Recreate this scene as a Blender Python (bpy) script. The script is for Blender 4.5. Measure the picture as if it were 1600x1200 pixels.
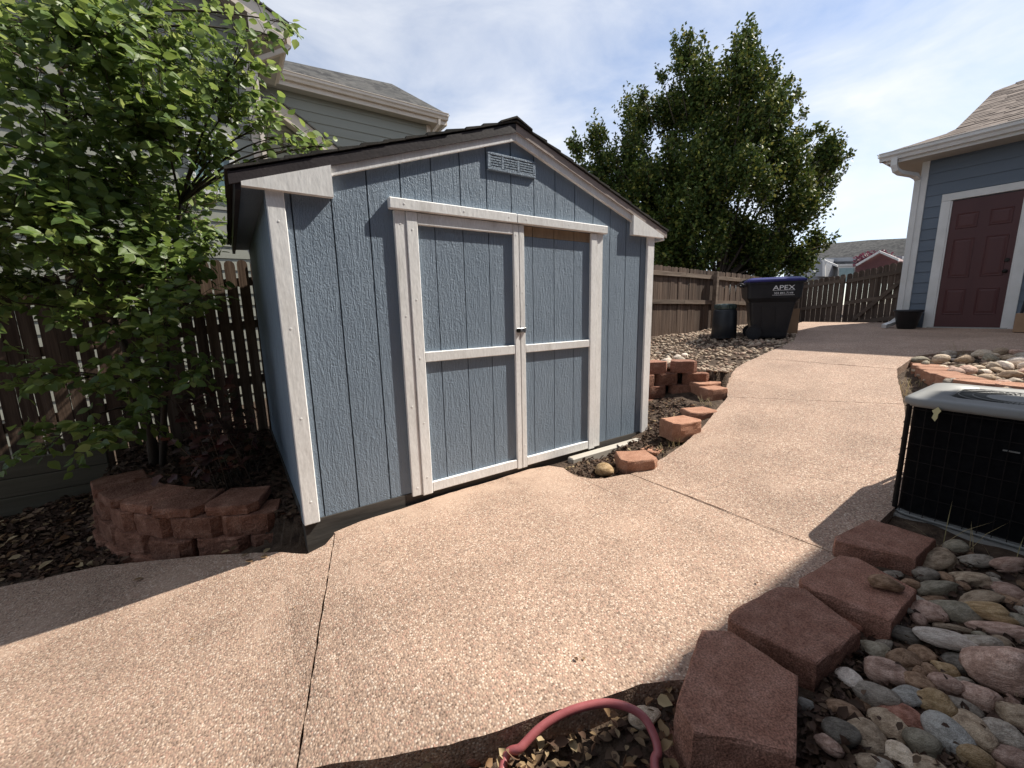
import bpy, bmesh, math, random
import numpy as np
from mathutils import Vector, Matrix
R = math.radians
random.seed(7); rng = np.random.default_rng(7)
for o in list(bpy.data.objects): bpy.data.objects.remove(o)
scn = bpy.context.scene
COL = scn.collection

# ------------------------------------------------------------------ camera
F, PITCH, ROLL, YAW = 643.45, .176683, -.021538, .590811          # focal length in pixels of a 1600 px wide frame
CAM = np.array([-.235112, -2.546266, 1.221915])
_cy, _sy, _cp, _sp = math.cos(YAW), math.sin(YAW), math.cos(PITCH), math.sin(PITCH)
FWD = np.array([_sy*_cp, _cy*_cp, -_sp]); _r = np.array([_cy, -_sy, 0.]); _u = np.cross(_r, FWD)
RGT = _r*math.cos(ROLL)+_u*math.sin(ROLL); UPV = -_r*math.sin(ROLL)+_u*math.cos(ROLL)
cd = bpy.data.cameras.new('camera'); cd.sensor_fit = 'HORIZONTAL'; cd.sensor_width = 36; cd.lens = F/1600*36
cd.clip_start = .02; cd.clip_end = 1500
cam = bpy.data.objects.new('camera', cd); COL.objects.link(cam)
cam.matrix_world = Matrix(((RGT[0], UPV[0], -FWD[0], CAM[0]), (RGT[1], UPV[1], -FWD[1], CAM[1]), (RGT[2], UPV[2], -FWD[2], CAM[2]), (0, 0, 0, 1)))
scn.camera = cam

# ------------------------------------------------------------------ light
SUN_EL, SUN_H = R(47.5), np.array([.963, -.27])                    # elevation, horizontal direction towards the sun
to_sun = Vector((SUN_H[0]*math.cos(SUN_EL), SUN_H[1]*math.cos(SUN_EL), math.sin(SUN_EL)))
sd = bpy.data.lights.new('sun', 'SUN'); sd.energy = 4.6; sd.angle = R(.55); sd.color = (1, .94, .84)
so = bpy.data.objects.new('sun', sd); COL.objects.link(so)
so.rotation_euler = to_sun.to_track_quat('Z', 'Y').to_euler()
w = bpy.data.worlds.new('World'); scn.world = w; w.use_nodes = True
nt = w.node_tree; nt.nodes.clear()
def wn(t, **k):
    n = nt.nodes.new(t)
    for a, b in k.items(): setattr(n, a, b)
    return n
sky = wn('ShaderNodeTexSky', sky_type='NISHITA', sun_disc=False, sun_elevation=SUN_EL,
         sun_rotation=math.atan2(SUN_H[0], SUN_H[1]), altitude=1700, air_density=1.0, dust_density=1.2, ozone_density=2.0)
tc = wn('ShaderNodeTexCoord'); mp = wn('ShaderNodeMapping'); mp.inputs['Scale'].default_value = (1.0, 1.5, 3.4); mp.inputs['Rotation'].default_value = (0, 0, R(35))
n1 = wn('ShaderNodeTexNoise'); n1.inputs['Scale'].default_value = 1.5; n1.inputs['Detail'].default_value = 9; n1.inputs['Roughness'].default_value = .58; n1.inputs['Distortion'].default_value = .6
rp = wn('ShaderNodeValToRGB'); rp.color_ramp.elements[0].position = .36; rp.color_ramp.elements[1].position = .72
rp.color_ramp.elements[0].color = (.20, .20, .20, 1); rp.color_ramp.elements[1].color = (.92, .92, .92, 1)
mx = wn('ShaderNodeMixRGB'); mx.inputs[2].default_value = (6.0, 6.1, 6.25, 1)
bgn = wn('ShaderNodeBackground'); bgn.inputs['Strength'].default_value = .105
out = wn('ShaderNodeOutputWorld')
L = nt.links.new
L(tc.outputs['Generated'], mp.inputs['Vector']); L(mp.outputs[0], n1.inputs['Vector']); L(n1.outputs[0], rp.inputs[0])
L(rp.outputs[0], mx.inputs[0]); L(sky.outputs[0], mx.inputs[1]); L(mx.outputs[0], bgn.inputs['Color']); L(bgn.outputs[0], out.inputs[0])
scn.view_settings.view_transform = 'Standard'; scn.view_settings.look = 'None'; scn.view_settings.exposure = 0.76; scn.view_settings.gamma = 1

# ------------------------------------------------------------------ pixel helpers (photo 1600x1200)
def ray(x, y): return FWD + RGT*(x-800)/F + UPV*(600-y)/F
def onY(x, y, Y): d = ray(x, y); return CAM+d*((Y-CAM[1])/d[1])
def onX(x, y, X): d = ray(x, y); return CAM+d*((X-CAM[0])/d[0])
def onZ(x, y, Z): d = ray(x, y); return CAM+d*((Z-CAM[2])/d[2])
def onplane(x, y, p, n): d = ray(x, y); n = np.array(n, float); return CAM+d*(((np.array(p)-CAM)@n)/(d@n))
PX = [-12, -4, -2, -1, -.35, .02, .20, .45, 1.0, 2.35, 7, 9.8, 13, 16, 60]
PZ = [-1.0, -.72, -.45, -.30, -.165, -.080, -.042, -.040, -.035, -.03, .64, .775, .74, .6, .2]
def Pz(x):                                                          # height of the walkway, it climbs towards the garage
    return sum(float(np.interp(x+d, PX, PZ)) for d in (-.16, -.08, 0, .08, .16))/5
def onpath(x, y, off=0):
    d = ray(x, y); t = .3
    while t < 60:
        p = CAM+d*t
        if p[2] < Pz(p[0])+off: break
        t += .012
    return p

# ------------------------------------------------------------------ materials
def mat(name, cols, scale=6, rough=.8, bump=0., bscale=None, stretch=(1, 1, 1), detail=6, spec=.3, rnd=.0, metal=0., kind='noise', trans=0., bdist=.004, contrast=(.3, .7), fine=0., coat=0.):
    m = bpy.data.materials.new(name); m.use_nodes = True
    t = m.node_tree; b = t.nodes['Principled BSDF']; l = t.links.new
    b.inputs['Roughness'].default_value = rough; b.inputs['Specular IOR Level'].default_value = spec; b.inputs['Metallic'].default_value = metal
    if coat: b.inputs['Coat Weight'].default_value = coat
    tcn = t.nodes.new('ShaderNodeTexCoord'); oi = t.nodes.new('ShaderNodeObjectInfo')
    ad = t.nodes.new('ShaderNodeVectorMath'); ad.operation = 'ADD'
    mu = t.nodes.new('ShaderNodeMath'); mu.operation = 'MULTIPLY'; mu.inputs[1].default_value = 31.7
    l(oi.outputs['Random'], mu.inputs[0]); l(tcn.outputs['Object'], ad.inputs[0]); l(mu.outputs[0], ad.inputs[1])
    mpn = t.nodes.new('ShaderNodeMapping'); mpn.inputs['Scale'].default_value = stretch; l(ad.outputs[0], mpn.inputs[0])
    nz = t.nodes.new('ShaderNodeTexNoise'); nz.inputs['Scale'].default_value = scale; nz.inputs['Detail'].default_value = detail; nz.inputs['Roughness'].default_value = .62
    l(mpn.outputs[0], nz.inputs['Vector'])
    cr = t.nodes.new('ShaderNodeValToRGB'); els = cr.color_ramp.elements
    n = len(cols)
    while len(els) < n: els.new(.5)
    for i, c in enumerate(cols):
        els[i].position = contrast[0]+(contrast[1]-contrast[0])*i/max(1, n-1); els[i].color = (*c, 1)
    l(nz.outputs[0], cr.inputs[0]); col = cr.outputs[0]
    hs = t.nodes.new('ShaderNodeHueSaturation'); hs.inputs['Saturation'].default_value = 1
    if rnd:
        mr = t.nodes.new('ShaderNodeMapRange'); mr.inputs['To Min'].default_value = 1-rnd; mr.inputs['To Max'].default_value = 1+rnd
        l(oi.outputs['Random'], mr.inputs[0]); l(mr.outputs[0], hs.inputs['Value'])
    l(col, hs.inputs['Color']); col = hs.outputs[0]
    if fine:
        nf = t.nodes.new('ShaderNodeTexNoise'); nf.inputs['Scale'].default_value = scale*14; nf.inputs['Detail'].default_value = 3; l(mpn.outputs[0], nf.inputs['Vector'])
        mf = t.nodes.new('ShaderNodeMapRange'); mf.inputs['From Min'].default_value = .3; mf.inputs['From Max'].default_value = .7; mf.inputs['To Min'].default_value = 1-fine; mf.inputs['To Max'].default_value = 1+fine
        h2 = t.nodes.new('ShaderNodeHueSaturation'); l(nf.outputs[0], mf.inputs[0]); l(mf.outputs[0], h2.inputs['Value']); l(col, h2.inputs['Color']); col = h2.outputs[0]
    l(col, b.inputs['Base Color'])
    if bump:
        nb = t.nodes.new('ShaderNodeTexNoise'); nb.inputs['Scale'].default_value = bscale or scale*4; nb.inputs['Detail'].default_value = 5; l(mpn.outputs[0], nb.inputs['Vector'])
        bp = t.nodes.new('ShaderNodeBump'); bp.inputs['Strength'].default_value = bump; bp.inputs['Distance'].default_value = bdist
        l(nb.outputs[0], bp.inputs['Height']); l(bp.outputs[0], b.inputs['Normal'])
    if trans:
        tr = t.nodes.new('ShaderNodeBsdfTranslucent'); ms = t.nodes.new('ShaderNodeMixShader'); ms.inputs[0].default_value = trans
        hb = t.nodes.new('ShaderNodeHueSaturation'); hb.inputs['Value'].default_value = 1.5; hb.inputs['Hue'].default_value = .485; l(col, hb.inputs['Color']); l(hb.outputs[0], tr.inputs[0])
        l(b.outputs[0], ms.inputs[1]); l(tr.outputs[0], ms.inputs[2]); l(ms.outputs[0], t.nodes['Material Output'].inputs[0])
    return m

def leafmat(name, cols, rough=.45, trans=.3, spec=.45):
    """leaf colour varies from leaf to leaf (each leaf is a mesh island)"""
    m = bpy.data.materials.new(name); m.use_nodes = True
    t = m.node_tree; b = t.nodes['Principled BSDF']; l = t.links.new
    g = t.nodes.new('ShaderNodeNewGeometry'); oi = t.nodes.new('ShaderNodeObjectInfo'); a = t.nodes.new('ShaderNodeMath'); a.operation = 'ADD'
    fr = t.nodes.new('ShaderNodeMath'); fr.operation = 'FRACT'
    l(g.outputs['Random Per Island'], a.inputs[0]); l(oi.outputs['Random'], a.inputs[1]); l(a.outputs[0], fr.inputs[0])
    cr = t.nodes.new('ShaderNodeValToRGB'); els = cr.color_ramp.elements
    while len(els) < len(cols): els.new(.5)
    for i, c in enumerate(cols): els[i].position = i/(len(cols)-1); els[i].color = (*c, 1)
    l(fr.outputs[0], cr.inputs[0]); l(cr.outputs[0], b.inputs['Base Color'])
    b.inputs['Roughness'].default_value = rough; b.inputs['Specular IOR Level'].default_value = spec
    tr = t.nodes.new('ShaderNodeBsdfTranslucent'); ms = t.nodes.new('ShaderNodeMixShader'); ms.inputs[0].default_value = trans
    hb = t.nodes.new('ShaderNodeHueSaturation'); hb.inputs['Value'].default_value = 1.6; hb.inputs['Hue'].default_value = .48; l(cr.outputs[0], hb.inputs['Color']); l(hb.outputs[0], tr.inputs[0])
    l(b.outputs[0], ms.inputs[1]); l(tr.outputs[0], ms.inputs[2]); l(ms.outputs[0], t.nodes['Material Output'].inputs[0])
    return m

def concrete():
    """exposed aggregate: small pebbles set in tan cement"""
    m = bpy.data.materials.new('exposed_aggregate_concrete'); m.use_nodes = True
    t = m.node_tree; b = t.nodes['Principled BSDF']; l = t.links.new
    N = t.nodes.new
    tcn = N('ShaderNodeTexCoord')
    v = N('ShaderNodeTexVoronoi'); v.inputs['Scale'].default_value = 125; v.inputs['Randomness'].default_value = 1; l(tcn.outputs['Object'], v.inputs['Vector'])
    sx = N('ShaderNodeSeparateColor'); l(v.outputs['Color'], sx.inputs[0])
    cr = N('ShaderNodeValToRGB'); els = cr.color_ramp.elements
    pal = [(.19, .128, .095), (.42, .295, .215), (.37, .25, .185), (.51, .38, .288), (.41, .25, .188), (.60, .485, .39), (.28, .20, .158), (.47, .338, .255)]
    while len(els) < len(pal): els.new(.5)
    for i, c in enumerate(pal): els[i].position = i/len(pal)+.05; els[i].color = (*c, 1)
    cr.color_ramp.interpolation = 'CONSTANT'; l(sx.outputs[0], cr.inputs[0])
    rim = N('ShaderNodeMapRange'); rim.inputs['From Min'].default_value = .35; rim.inputs['From Max'].default_value = .75; rim.inputs['To Min'].default_value = 0; rim.inputs['To Max'].default_value = 1; l(v.outputs['Distance'], rim.inputs[0])
    mixc = N('ShaderNodeMixRGB'); mixc.inputs[2].default_value = (.335, .232, .172, 1); l(rim.outputs[0], mixc.inputs[0]); l(cr.outputs[0], mixc.inputs[1])
    big = N('ShaderNodeTexNoise'); big.inputs['Scale'].default_value = 1.7; big.inputs['Detail'].default_value = 7; big.inputs['Roughness'].default_value = .6; l(tcn.outputs['Object'], big.inputs['Vector'])
    mr = N('ShaderNodeMapRange'); mr.inputs['From Min'].default_value = .3; mr.inputs['From Max'].default_value = .7; mr.inputs['To Min'].default_value = .80; mr.inputs['To Max'].default_value = 1.16; l(big.outputs[0], mr.inputs[0])
    hs = N('ShaderNodeHueSaturation'); l(mr.outputs[0], hs.inputs['Value']); l(mixc.outputs[0], hs.inputs['Color'])
    # worn, smoother cement where the aggregate has been trowelled over
    pn = N('ShaderNodeTexNoise'); pn.inputs['Scale'].default_value = .9; pn.inputs['Detail'].default_value = 8; pn.inputs['Roughness'].default_value = .7; l(tcn.outputs['Object'], pn.inputs['Vector'])
    pr = N('ShaderNodeMapRange'); pr.inputs['From Min'].default_value = .56; pr.inputs['From Max'].default_value = .66; pr.inputs['To Max'].default_value = .55; l(pn.outputs[0], pr.inputs[0])
    m2 = N('ShaderNodeMixRGB'); m2.inputs[2].default_value = (.44, .318, .242, 1); l(hs.outputs[0], m2.inputs[1])
    sp = N('ShaderNodeSeparateXYZ'); l(tcn.outputs['Object'], sp.inputs[0])
    yg = N('ShaderNodeMapRange'); yg.inputs['From Min'].default_value = -.42; yg.inputs['From Max'].default_value = -.08; l(sp.outputs[1], yg.inputs[0])
    xg = N('ShaderNodeMapRange'); xg.inputs['From Min'].default_value = 2.3; xg.inputs['From Max'].default_value = 1.7; l(sp.outputs[0], xg.inputs[0])
    xh = N('ShaderNodeMapRange'); xh.inputs['From Min'].default_value = .0; xh.inputs['From Max'].default_value = .4; l(sp.outputs[0], xh.inputs[0])
    g1 = N('ShaderNodeMath'); g1.operation = 'MULTIPLY'; l(yg.outputs[0], g1.inputs[0]); l(xg.outputs[0], g1.inputs[1]); g2 = N('ShaderNodeMath'); g2.operation = 'MULTIPLY'; l(g1.outputs[0], g2.inputs[0]); l(xh.outputs[0], g2.inputs[1])
    sn = N('ShaderNodeTexNoise'); sn.inputs['Scale'].default_value = 7; sn.inputs['Detail'].default_value = 8; sn.inputs['Roughness'].default_value = .7; l(tcn.outputs['Object'], sn.inputs['Vector'])
    g3 = N('ShaderNodeMapRange'); g3.inputs['From Min'].default_value = .38; g3.inputs['From Max'].default_value = .6; l(sn.outputs[0], g3.inputs[0]); g4 = N('ShaderNodeMath'); g4.operation = 'MULTIPLY'; l(g2.outputs[0], g4.inputs[0]); l(g3.outputs[0], g4.inputs[1])
    mxx = N('ShaderNodeMath'); mxx.operation = 'MAXIMUM'; l(g4.outputs[0], mxx.inputs[0]); l(pr.outputs[0], mxx.inputs[1]); pr = mxx
    l(pr.outputs[0], m2.inputs[0])
    dn = N('ShaderNodeTexNoise'); dn.inputs['Scale'].default_value = 11; dn.inputs['Detail'].default_value = 9; dn.inputs['Roughness'].default_value = .75; l(tcn.outputs['Object'], dn.inputs['Vector'])
    dr_ = N('ShaderNodeMapRange'); dr_.inputs['From Min'].default_value = .62; dr_.inputs['From Max'].default_value = .74; dr_.inputs['To Max'].default_value = .6; l(dn.outputs[0], dr_.inputs[0])
    m3 = N('ShaderNodeMixRGB'); m3.inputs[2].default_value = (.17, .125, .098, 1); l(dr_.outputs[0], m3.inputs[0]); l(m2.outputs[0], m3.inputs[1])
    vc = N('ShaderNodeTexVoronoi'); vc.feature = 'DISTANCE_TO_EDGE'; vc.inputs['Scale'].default_value = .55; wp = N('ShaderNodeMixRGB'); wp.blend_type = 'LINEAR_LIGHT'; wp.inputs[0].default_value = .09; l(tcn.outputs['Object'], wp.inputs[1]); l(sn.outputs['Color'], wp.inputs[2]); l(wp.outputs[0], vc.inputs['Vector'])
    vr = N('ShaderNodeMapRange'); vr.inputs['From Min'].default_value = .0008; vr.inputs['From Max'].default_value = .0022; vr.inputs['To Min'].default_value = .75; vr.inputs['To Max'].default_value = 0; l(vc.outputs['Distance'], vr.inputs[0])
    vm = N('ShaderNodeMath'); vm.operation = 'MULTIPLY'; vg = N('ShaderNodeMapRange'); vg.inputs['From Min'].default_value = .5; vg.inputs['From Max'].default_value = .58; l(big.outputs[0], vg.inputs[0]); l(vr.outputs[0], vm.inputs[0]); l(vg.outputs[0], vm.inputs[1])
    m4 = N('ShaderNodeMixRGB'); m4.inputs[2].default_value = (.12, .088, .07, 1); l(vm.outputs[0], m4.inputs[0]); l(m3.outputs[0], m4.inputs[1]); l(m4.outputs[0], b.inputs['Base Color'])
    # specks of dark debris
    inv = N('ShaderNodeMath'); inv.operation = 'SUBTRACT'; inv.inputs[0].default_value = 1; l(v.outputs['Distance'], inv.inputs[1])
    sc = N('ShaderNodeMath'); sc.operation = 'MULTIPLY'; l(inv.outputs[0], sc.inputs[0])
    iv = N('ShaderNodeMath'); iv.operation = 'SUBTRACT'; iv.inputs[0].default_value = 1.1; l(pr.outputs[0], iv.inputs[1]); l(iv.outputs[0], sc.inputs[1])
    bp = N('ShaderNodeBump'); bp.inputs['Strength'].default_value = .7; bp.inputs['Distance'].default_value = .0040; l(sc.outputs[0], bp.inputs['Height']); l(bp.outputs[0], b.inputs['Normal'])
    b.inputs['Roughness'].default_value = .82; b.inputs['Specular IOR Level'].default_value = .25
    return m

def emboss(name, c0, c1):
    """painted hardboard siding with pressed wood grain"""
    m = bpy.data.materials.new(name); m.use_nodes = True
    t = m.node_tree; b = t.nodes['Principled BSDF']; l = t.links.new; N = t.nodes.new
    tcn = N('ShaderNodeTexCoord'); oi = N('ShaderNodeObjectInfo'); mu = N('ShaderNodeMath'); mu.operation = 'MULTIPLY'; mu.inputs[1].default_value = 17.3; l(oi.outputs['Random'], mu.inputs[0])
    ad = N('ShaderNodeVectorMath'); l(tcn.outputs['Object'], ad.inputs[0]); l(mu.outputs[0], ad.inputs[1])
    mp = N('ShaderNodeMapping'); mp.inputs['Scale'].default_value = (1, 1, .13); l(ad.outputs[0], mp.inputs[0])
    wv = N('ShaderNodeTexNoise'); wv.inputs['Scale'].default_value = 34; wv.inputs['Detail'].default_value = 3; wv.inputs['Distortion'].default_value = 2.2; l(mp.outputs[0], wv.inputs['Vector'])
    mp2 = N('ShaderNodeMapping'); mp2.inputs['Scale'].default_value = (1, 1, .55); l(ad.outputs[0], mp2.inputs[0])
    w2 = N('ShaderNodeTexNoise'); w2.inputs['Scale'].default_value = 95; w2.inputs['Detail'].default_value = 2; w2.inputs['Distortion'].default_value = 1.5; l(mp2.outputs[0], w2.inputs['Vector'])
    mxn = N('ShaderNodeMath'); mxn.operation = 'ADD'; l(wv.outputs[0], mxn.inputs[0]); l(w2.outputs[0], mxn.inputs[1])
    bp = N('ShaderNodeBump'); bp.inputs['Strength'].default_value = 1.0; bp.inputs['Distance'].default_value = .0052; l(mxn.outputs[0], bp.inputs['Height']); l(bp.outputs[0], b.inputs['Normal'])
    bn = N('ShaderNodeTexNoise'); bn.inputs['Scale'].default_value = 3; bn.inputs['Detail'].default_value = 6; l(ad.outputs[0], bn.inputs['Vector'])
    cr = N('ShaderNodeValToRGB'); cr.color_ramp.elements[0].position = .3; cr.color_ramp.elements[1].position = .7; cr.color_ramp.elements[0].color = (*c0, 1); cr.color_ramp.elements[1].color = (*c1, 1); l(bn.outputs[0], cr.inputs[0]); l(cr.outputs[0], b.inputs['Base Color'])
    b.inputs['Roughness'].default_value = .62; b.inputs['Specular IOR Level'].default_value = .35
    return m

def shingle_mat(name, cols):
    """asphalt tabs: staggered tab tones and granule speckle"""
    m = bpy.data.materials.new(name); m.use_nodes = True
    t = m.node_tree; b = t.nodes['Principled BSDF']; l = t.links.new; N = t.nodes.new
    tcn = N('ShaderNodeTexCoord')
    v = N('ShaderNodeTexVoronoi'); v.inputs['Scale'].default_value = 1; v.inputs['Randomness'].default_value = .9
    mp = N('ShaderNodeMapping'); mp.inputs['Scale'].default_value = (7, 7, 14); l(tcn.outputs['Object'], mp.inputs[0]); l(mp.outputs[0], v.inputs['Vector'])
    s = N('ShaderNodeSeparateColor'); l(v.outputs['Color'], s.inputs[0])
    cr = N('ShaderNodeValToRGB'); els = cr.color_ramp.elements
    while len(els) < len(cols): els.new(.5)
    for i, c in enumerate(cols): els[i].position = i/(len(cols)-1); els[i].color = (*c, 1)
    l(s.outputs[0], cr.inputs[0])
    nf = N('ShaderNodeTexNoise'); nf.inputs['Scale'].default_value = 260; l(tcn.outputs['Object'], nf.inputs['Vector'])
    mr = N('ShaderNodeMapRange'); mr.inputs['From Min'].default_value = .3; mr.inputs['From Max'].default_value = .7; mr.inputs['To Min'].default_value = .7; mr.inputs['To Max'].default_value = 1.3; l(nf.outputs[0], mr.inputs[0])
    h = N('ShaderNodeHueSaturation'); l(mr.outputs[0], h.inputs['Value']); l(cr.outputs[0], h.inputs['Color']); l(h.outputs[0], b.inputs['Base Color'])
    b.inputs['Roughness'].default_value = .95; b.inputs['Specular IOR Level'].default_value = .1
    return m

M = {}
M['concrete'] = concrete()
M['blue'] = emboss('blue_grey_siding_paint', (.182, .236, .300), (.212, .270, .338))
M['blue_side'] = M['blue']
M['gblue'] = mat('garage_blue_paint', [(.115, .142, .178), (.138, .168, .206)], 3, .55, .25, 60, (1, .06, 1), rnd=.05)
M['white'] = mat('aged_white_paint', [(.64, .63, .605), (.80, .795, .78), (.85, .85, .84)], 9, .6, .6, 46, (1, 1, .3), rnd=.05, bdist=.003, contrast=(.25, .6), fine=.07)
M['trim'] = mat('white_trim_paint', [(.60, .59, .56), (.70, .69, .67)], 4, .5, .15, 60, rnd=.03)
M['cream'] = mat('cream_trim_paint', [(.66, .57, .47), (.74, .655, .555)], 3, .5, .1, 60, rnd=.03)
M['bare'] = mat('bare_plywood', [(.24, .17, .11), (.36, .26, .17)], 14, .85, .5, 40, (1, 1, .3))
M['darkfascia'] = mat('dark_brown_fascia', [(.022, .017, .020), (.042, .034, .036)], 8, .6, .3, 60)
M['shadeboard'] = mat('shaded_offwhite_board', [(.30, .25, .225), (.40, .34, .31)], 9, .65, .3, 60)  # off-white fascia, its shade put into the colour as pinkish grey
M['skid'] = mat('weathered_skid_timber', [(.035, .032, .030), (.10, .09, .08)], 9, .9, .6, 40, (.15, 1, 1))
M['shingle_dark'] = shingle_mat('dark_shed_shingles', [(.035, .034, .032), (.07, .066, .06), (.05, .05, .048)])
M['shingle_brown'] = shingle_mat('brown_garage_shingles', [(.12, .095, .082), (.19, .152, .13), (.25, .205, .175), (.15, .12, .105)])
M['shingle_grey'] = shingle_mat('grey_house_shingles', [(.045, .045, .046), (.075, .075, .074), (.105, .102, .098), (.06, .06, .06)])
M['tan'] = mat('sage_siding_paint', [(.27, .272, .228), (.31, .312, .265)], 2.5, .6, .2, 50, (.05, 1, 1), rnd=.05)
M['soffit'] = mat('soffit_paint', [(.42, .385, .33), (.47, .435, .38)], 3, .6)
M['door_red'] = mat('maroon_door_paint', [(.072, .026, .026), (.090, .034, .033)], 3, .45, .1, 90, (1, 1, .1))
M['metal_dark'] = mat('dark_bronze_metal', [(.012, .010, .009), (.03, .026, .022)], 20, .4, metal=.7)
M['steel'] = mat('galvanised_steel', [(.35, .35, .36), (.55, .55, .56)], 40, .35, metal=.9)
M['black_plastic'] = mat('black_plastic', [(.010, .011, .014), (.018, .019, .022)], 6, .42, .08, 120, spec=.4)
M['navy_plastic'] = mat('dark_slate_plastic', [(.012, .015, .020), (.022, .027, .033)], 6, .45, .1, 120, spec=.4)
M['green_lid'] = mat('dark_green_plastic', [(.030, .048, .043), (.05, .075, .068)], 6, .35, spec=.5)
M['blue_lid'] = mat('royal_blue_plastic', [(.018, .020, .13), (.026, .028, .18)], 5, .4, spec=.45)
M['card'] = mat('corrugated_cardboard', [(.30, .19, .115), (.36, .235, .145)], 5, .85)
M['print'] = mat('white_print', [(.75, .75, .75), (.8, .8, .8)], 5, .6)
M['soil'] = mat('dark_soil_and_mulch', [(.030, .020, .014), (.075, .05, .034), (.12, .085, .06)], 14, .95, 1., 60, bdist=.02)
M['sand'] = mat('gravelly_soil', [(.10, .075, .055), (.20, .155, .12), (.28, .225, .18)], 20, .95, 1., 70, bdist=.02)
M['picket'] = mat('weathered_cedar', [(.034, .021, .015), (.068, .043, .030), (.112, .076, .055), (.185, .142, .112)], 9, .9, .6, 40, (2.2, 2.2, .10), rnd=.32, contrast=(.25, .75), fine=.15)
M['rail'] = mat('greyed_cedar_rail', [(.085, .060, .044), (.155, .115, .086), (.23, .178, .138)], 9, .9, .5, 40, (.1, 1.5, 1.5), rnd=.2)
M['gatewood'] = mat('grey_brown_gate_wood', [(.055, .040, .032), (.095, .072, .058), (.14, .11, .09)], 9, .9, .5, 40, (2, 2, .12), rnd=.2)
M['gaterail'] = mat('greyed_gate_rail', [(.10, .078, .062), (.16, .128, .105)], 9, .9, .5, 40, (1.5, .15, 1.5), rnd=.15)
M['timber'] = mat('grey_green_timber', [(.075, .070, .052), (.13, .12, .09)], 8, .9, .5, 40, (.1, 1.5, 1.5), rnd=.15)
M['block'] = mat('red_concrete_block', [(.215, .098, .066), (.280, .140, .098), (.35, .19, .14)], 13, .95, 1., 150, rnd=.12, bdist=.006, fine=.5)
M['block_tan'] = mat('pale_red_block', [(.30, .150, .095), (.37, .195, .128), (.42, .235, .16)], 13, .95, 1., 150, rnd=.10, bdist=.006, fine=.35)
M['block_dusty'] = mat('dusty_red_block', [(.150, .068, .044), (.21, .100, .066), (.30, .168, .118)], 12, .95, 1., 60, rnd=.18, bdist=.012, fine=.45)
M['bark'] = mat('grey_brown_bark', [(.050, .036, .026), (.11, .085, .065)], 14, .95, .8, 50, (2, 2, .4))
M['twig'] = mat('brown_twig', [(.060, .042, .030), (.10, .075, .055)], 14, .9)
M['leafA'] = leafmat('fresh_green_leaf', [(.062, .112, .028), (.118, .185, .042), (.18, .25, .06), (.088, .15, .034), (.27, .33, .105)], .44, .42, .45)
M['leafB'] = leafmat('olive_maple_leaf', [(.026, .048, .012), (.040, .068, .016), (.060, .095, .020), (.085, .122, .025), (.034, .058, .014), (.13, .155, .032), (.25, .24, .055)], .55, .16, .18)  # mostly dark tones, the bright ones painted in as sunlit highlights
M['leafR'] = leafmat('dark_red_leaf', [(.040, .011, .010), (.065, .018, .013), (.085, .035, .016), (.035, .013, .011), (.035, .04, .016)], .5, .2, .4)
M['leafP'] = leafmat('plum_leaf', [(.10, .022, .035), (.16, .04, .055), (.09, .03, .04)], .6, .2)
M['dryleaf'] = leafmat('dry_leaf', [(.20, .125, .065), (.32, .22, .115), (.12, .07, .040), (.40, .31, .175), (.15, .085, .055), (.26, .15, .07)], .7, .15, .3)
M['mulch'] = leafmat('old_leaf_litter', [(.052, .030, .021), (.09, .052, .034), (.034, .020, .015), (.15, .098, .062), (.068, .038, .027), (.105, .064, .045)], .8, .05, .25)
M['straw'] = leafmat('dry_straw', [(.42, .33, .18), (.34, .27, .13), (.30, .28, .12)], .7, .2)
M['yleaf'] = leafmat('pale_yellow_leaf', [(.46, .42, .22), (.50, .46, .25)], .6, .2)
M['hose'] = mat('dusty_pink_rubber_hose', [(.28, .070, .075), (.36, .105, .105)], 20, .45, .1, 200, spec=.45)
M['ac_cover'] = mat('grey_enamel', [(.165, .165, .156), (.195, .195, .186)], 3, .5, .08, 40, spec=.45)
M['ac_core'] = mat('black_coil_fins', [(.004, .004, .005), (.009, .009, .010)], 30, .9, spec=.03)
M['wire'] = mat('dark_coated_wire', [(.008, .007, .007), (.018, .015, .014)], 30, .7, spec=.1)
M['pad'] = mat('grey_concrete_pad', [(.30, .29, .27), (.40, .39, .36)], 12, .9, .4, 90)
M['glass'] = mat('window_glass', [(.10, .17, .19), (.16, .25, .27)], 1.2, .08, spec=.8)
M['greywall'] = mat('far_grey_siding', [(.30, .31, .33), (.35, .36, .38)], 2, .7)
M['redwall'] = mat('far_dark_red_siding', [(.11, .045, .045), (.14, .06, .058)], 2, .7)
ROCKC = {'tan': [(.26, .185, .122), (.39, .295, .205)], 'grey': [(.235, .192, .150), (.35, .298, .24)], 'pink': [(.30, .185, .138), (.44, .30, .235)],
         'green': [(.215, .182, .128), (.31, .268, .20)], 'red': [(.23, .095, .062), (.34, .165, .118)], 'ochre': [(.27, .175, .085), (.38, .265, .15)],
         'blue': [(.255, .235, .205), (.34, .318, .285)], 'white': [(.52, .43, .355), (.66, .57, .485)], 'brown': [(.18, .105, .062), (.28, .18, .115)], 'dark': [(.105, .088, .070), (.17, .148, .12)], 'cream': [(.42, .325, .23), (.55, .445, .335)]}
ROCKC = {k: [tuple(min(.8, q*1.16) for q in t_) for t_ in c] for k, c in ROCKC.items()}
for k, c in ROCKC.items():
    M['rock_'+k] = mat(k+'_river_stone', [tuple(a*.62 for a in c[0]), c[0], c[1], tuple(a*1.15 for a in c[1])], 2.2, .75, .45, 9, rnd=.25, spec=.25, fine=.42, stretch=(1, 1.1, 1.35), contrast=(.28, .72), bdist=.022)

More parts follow.
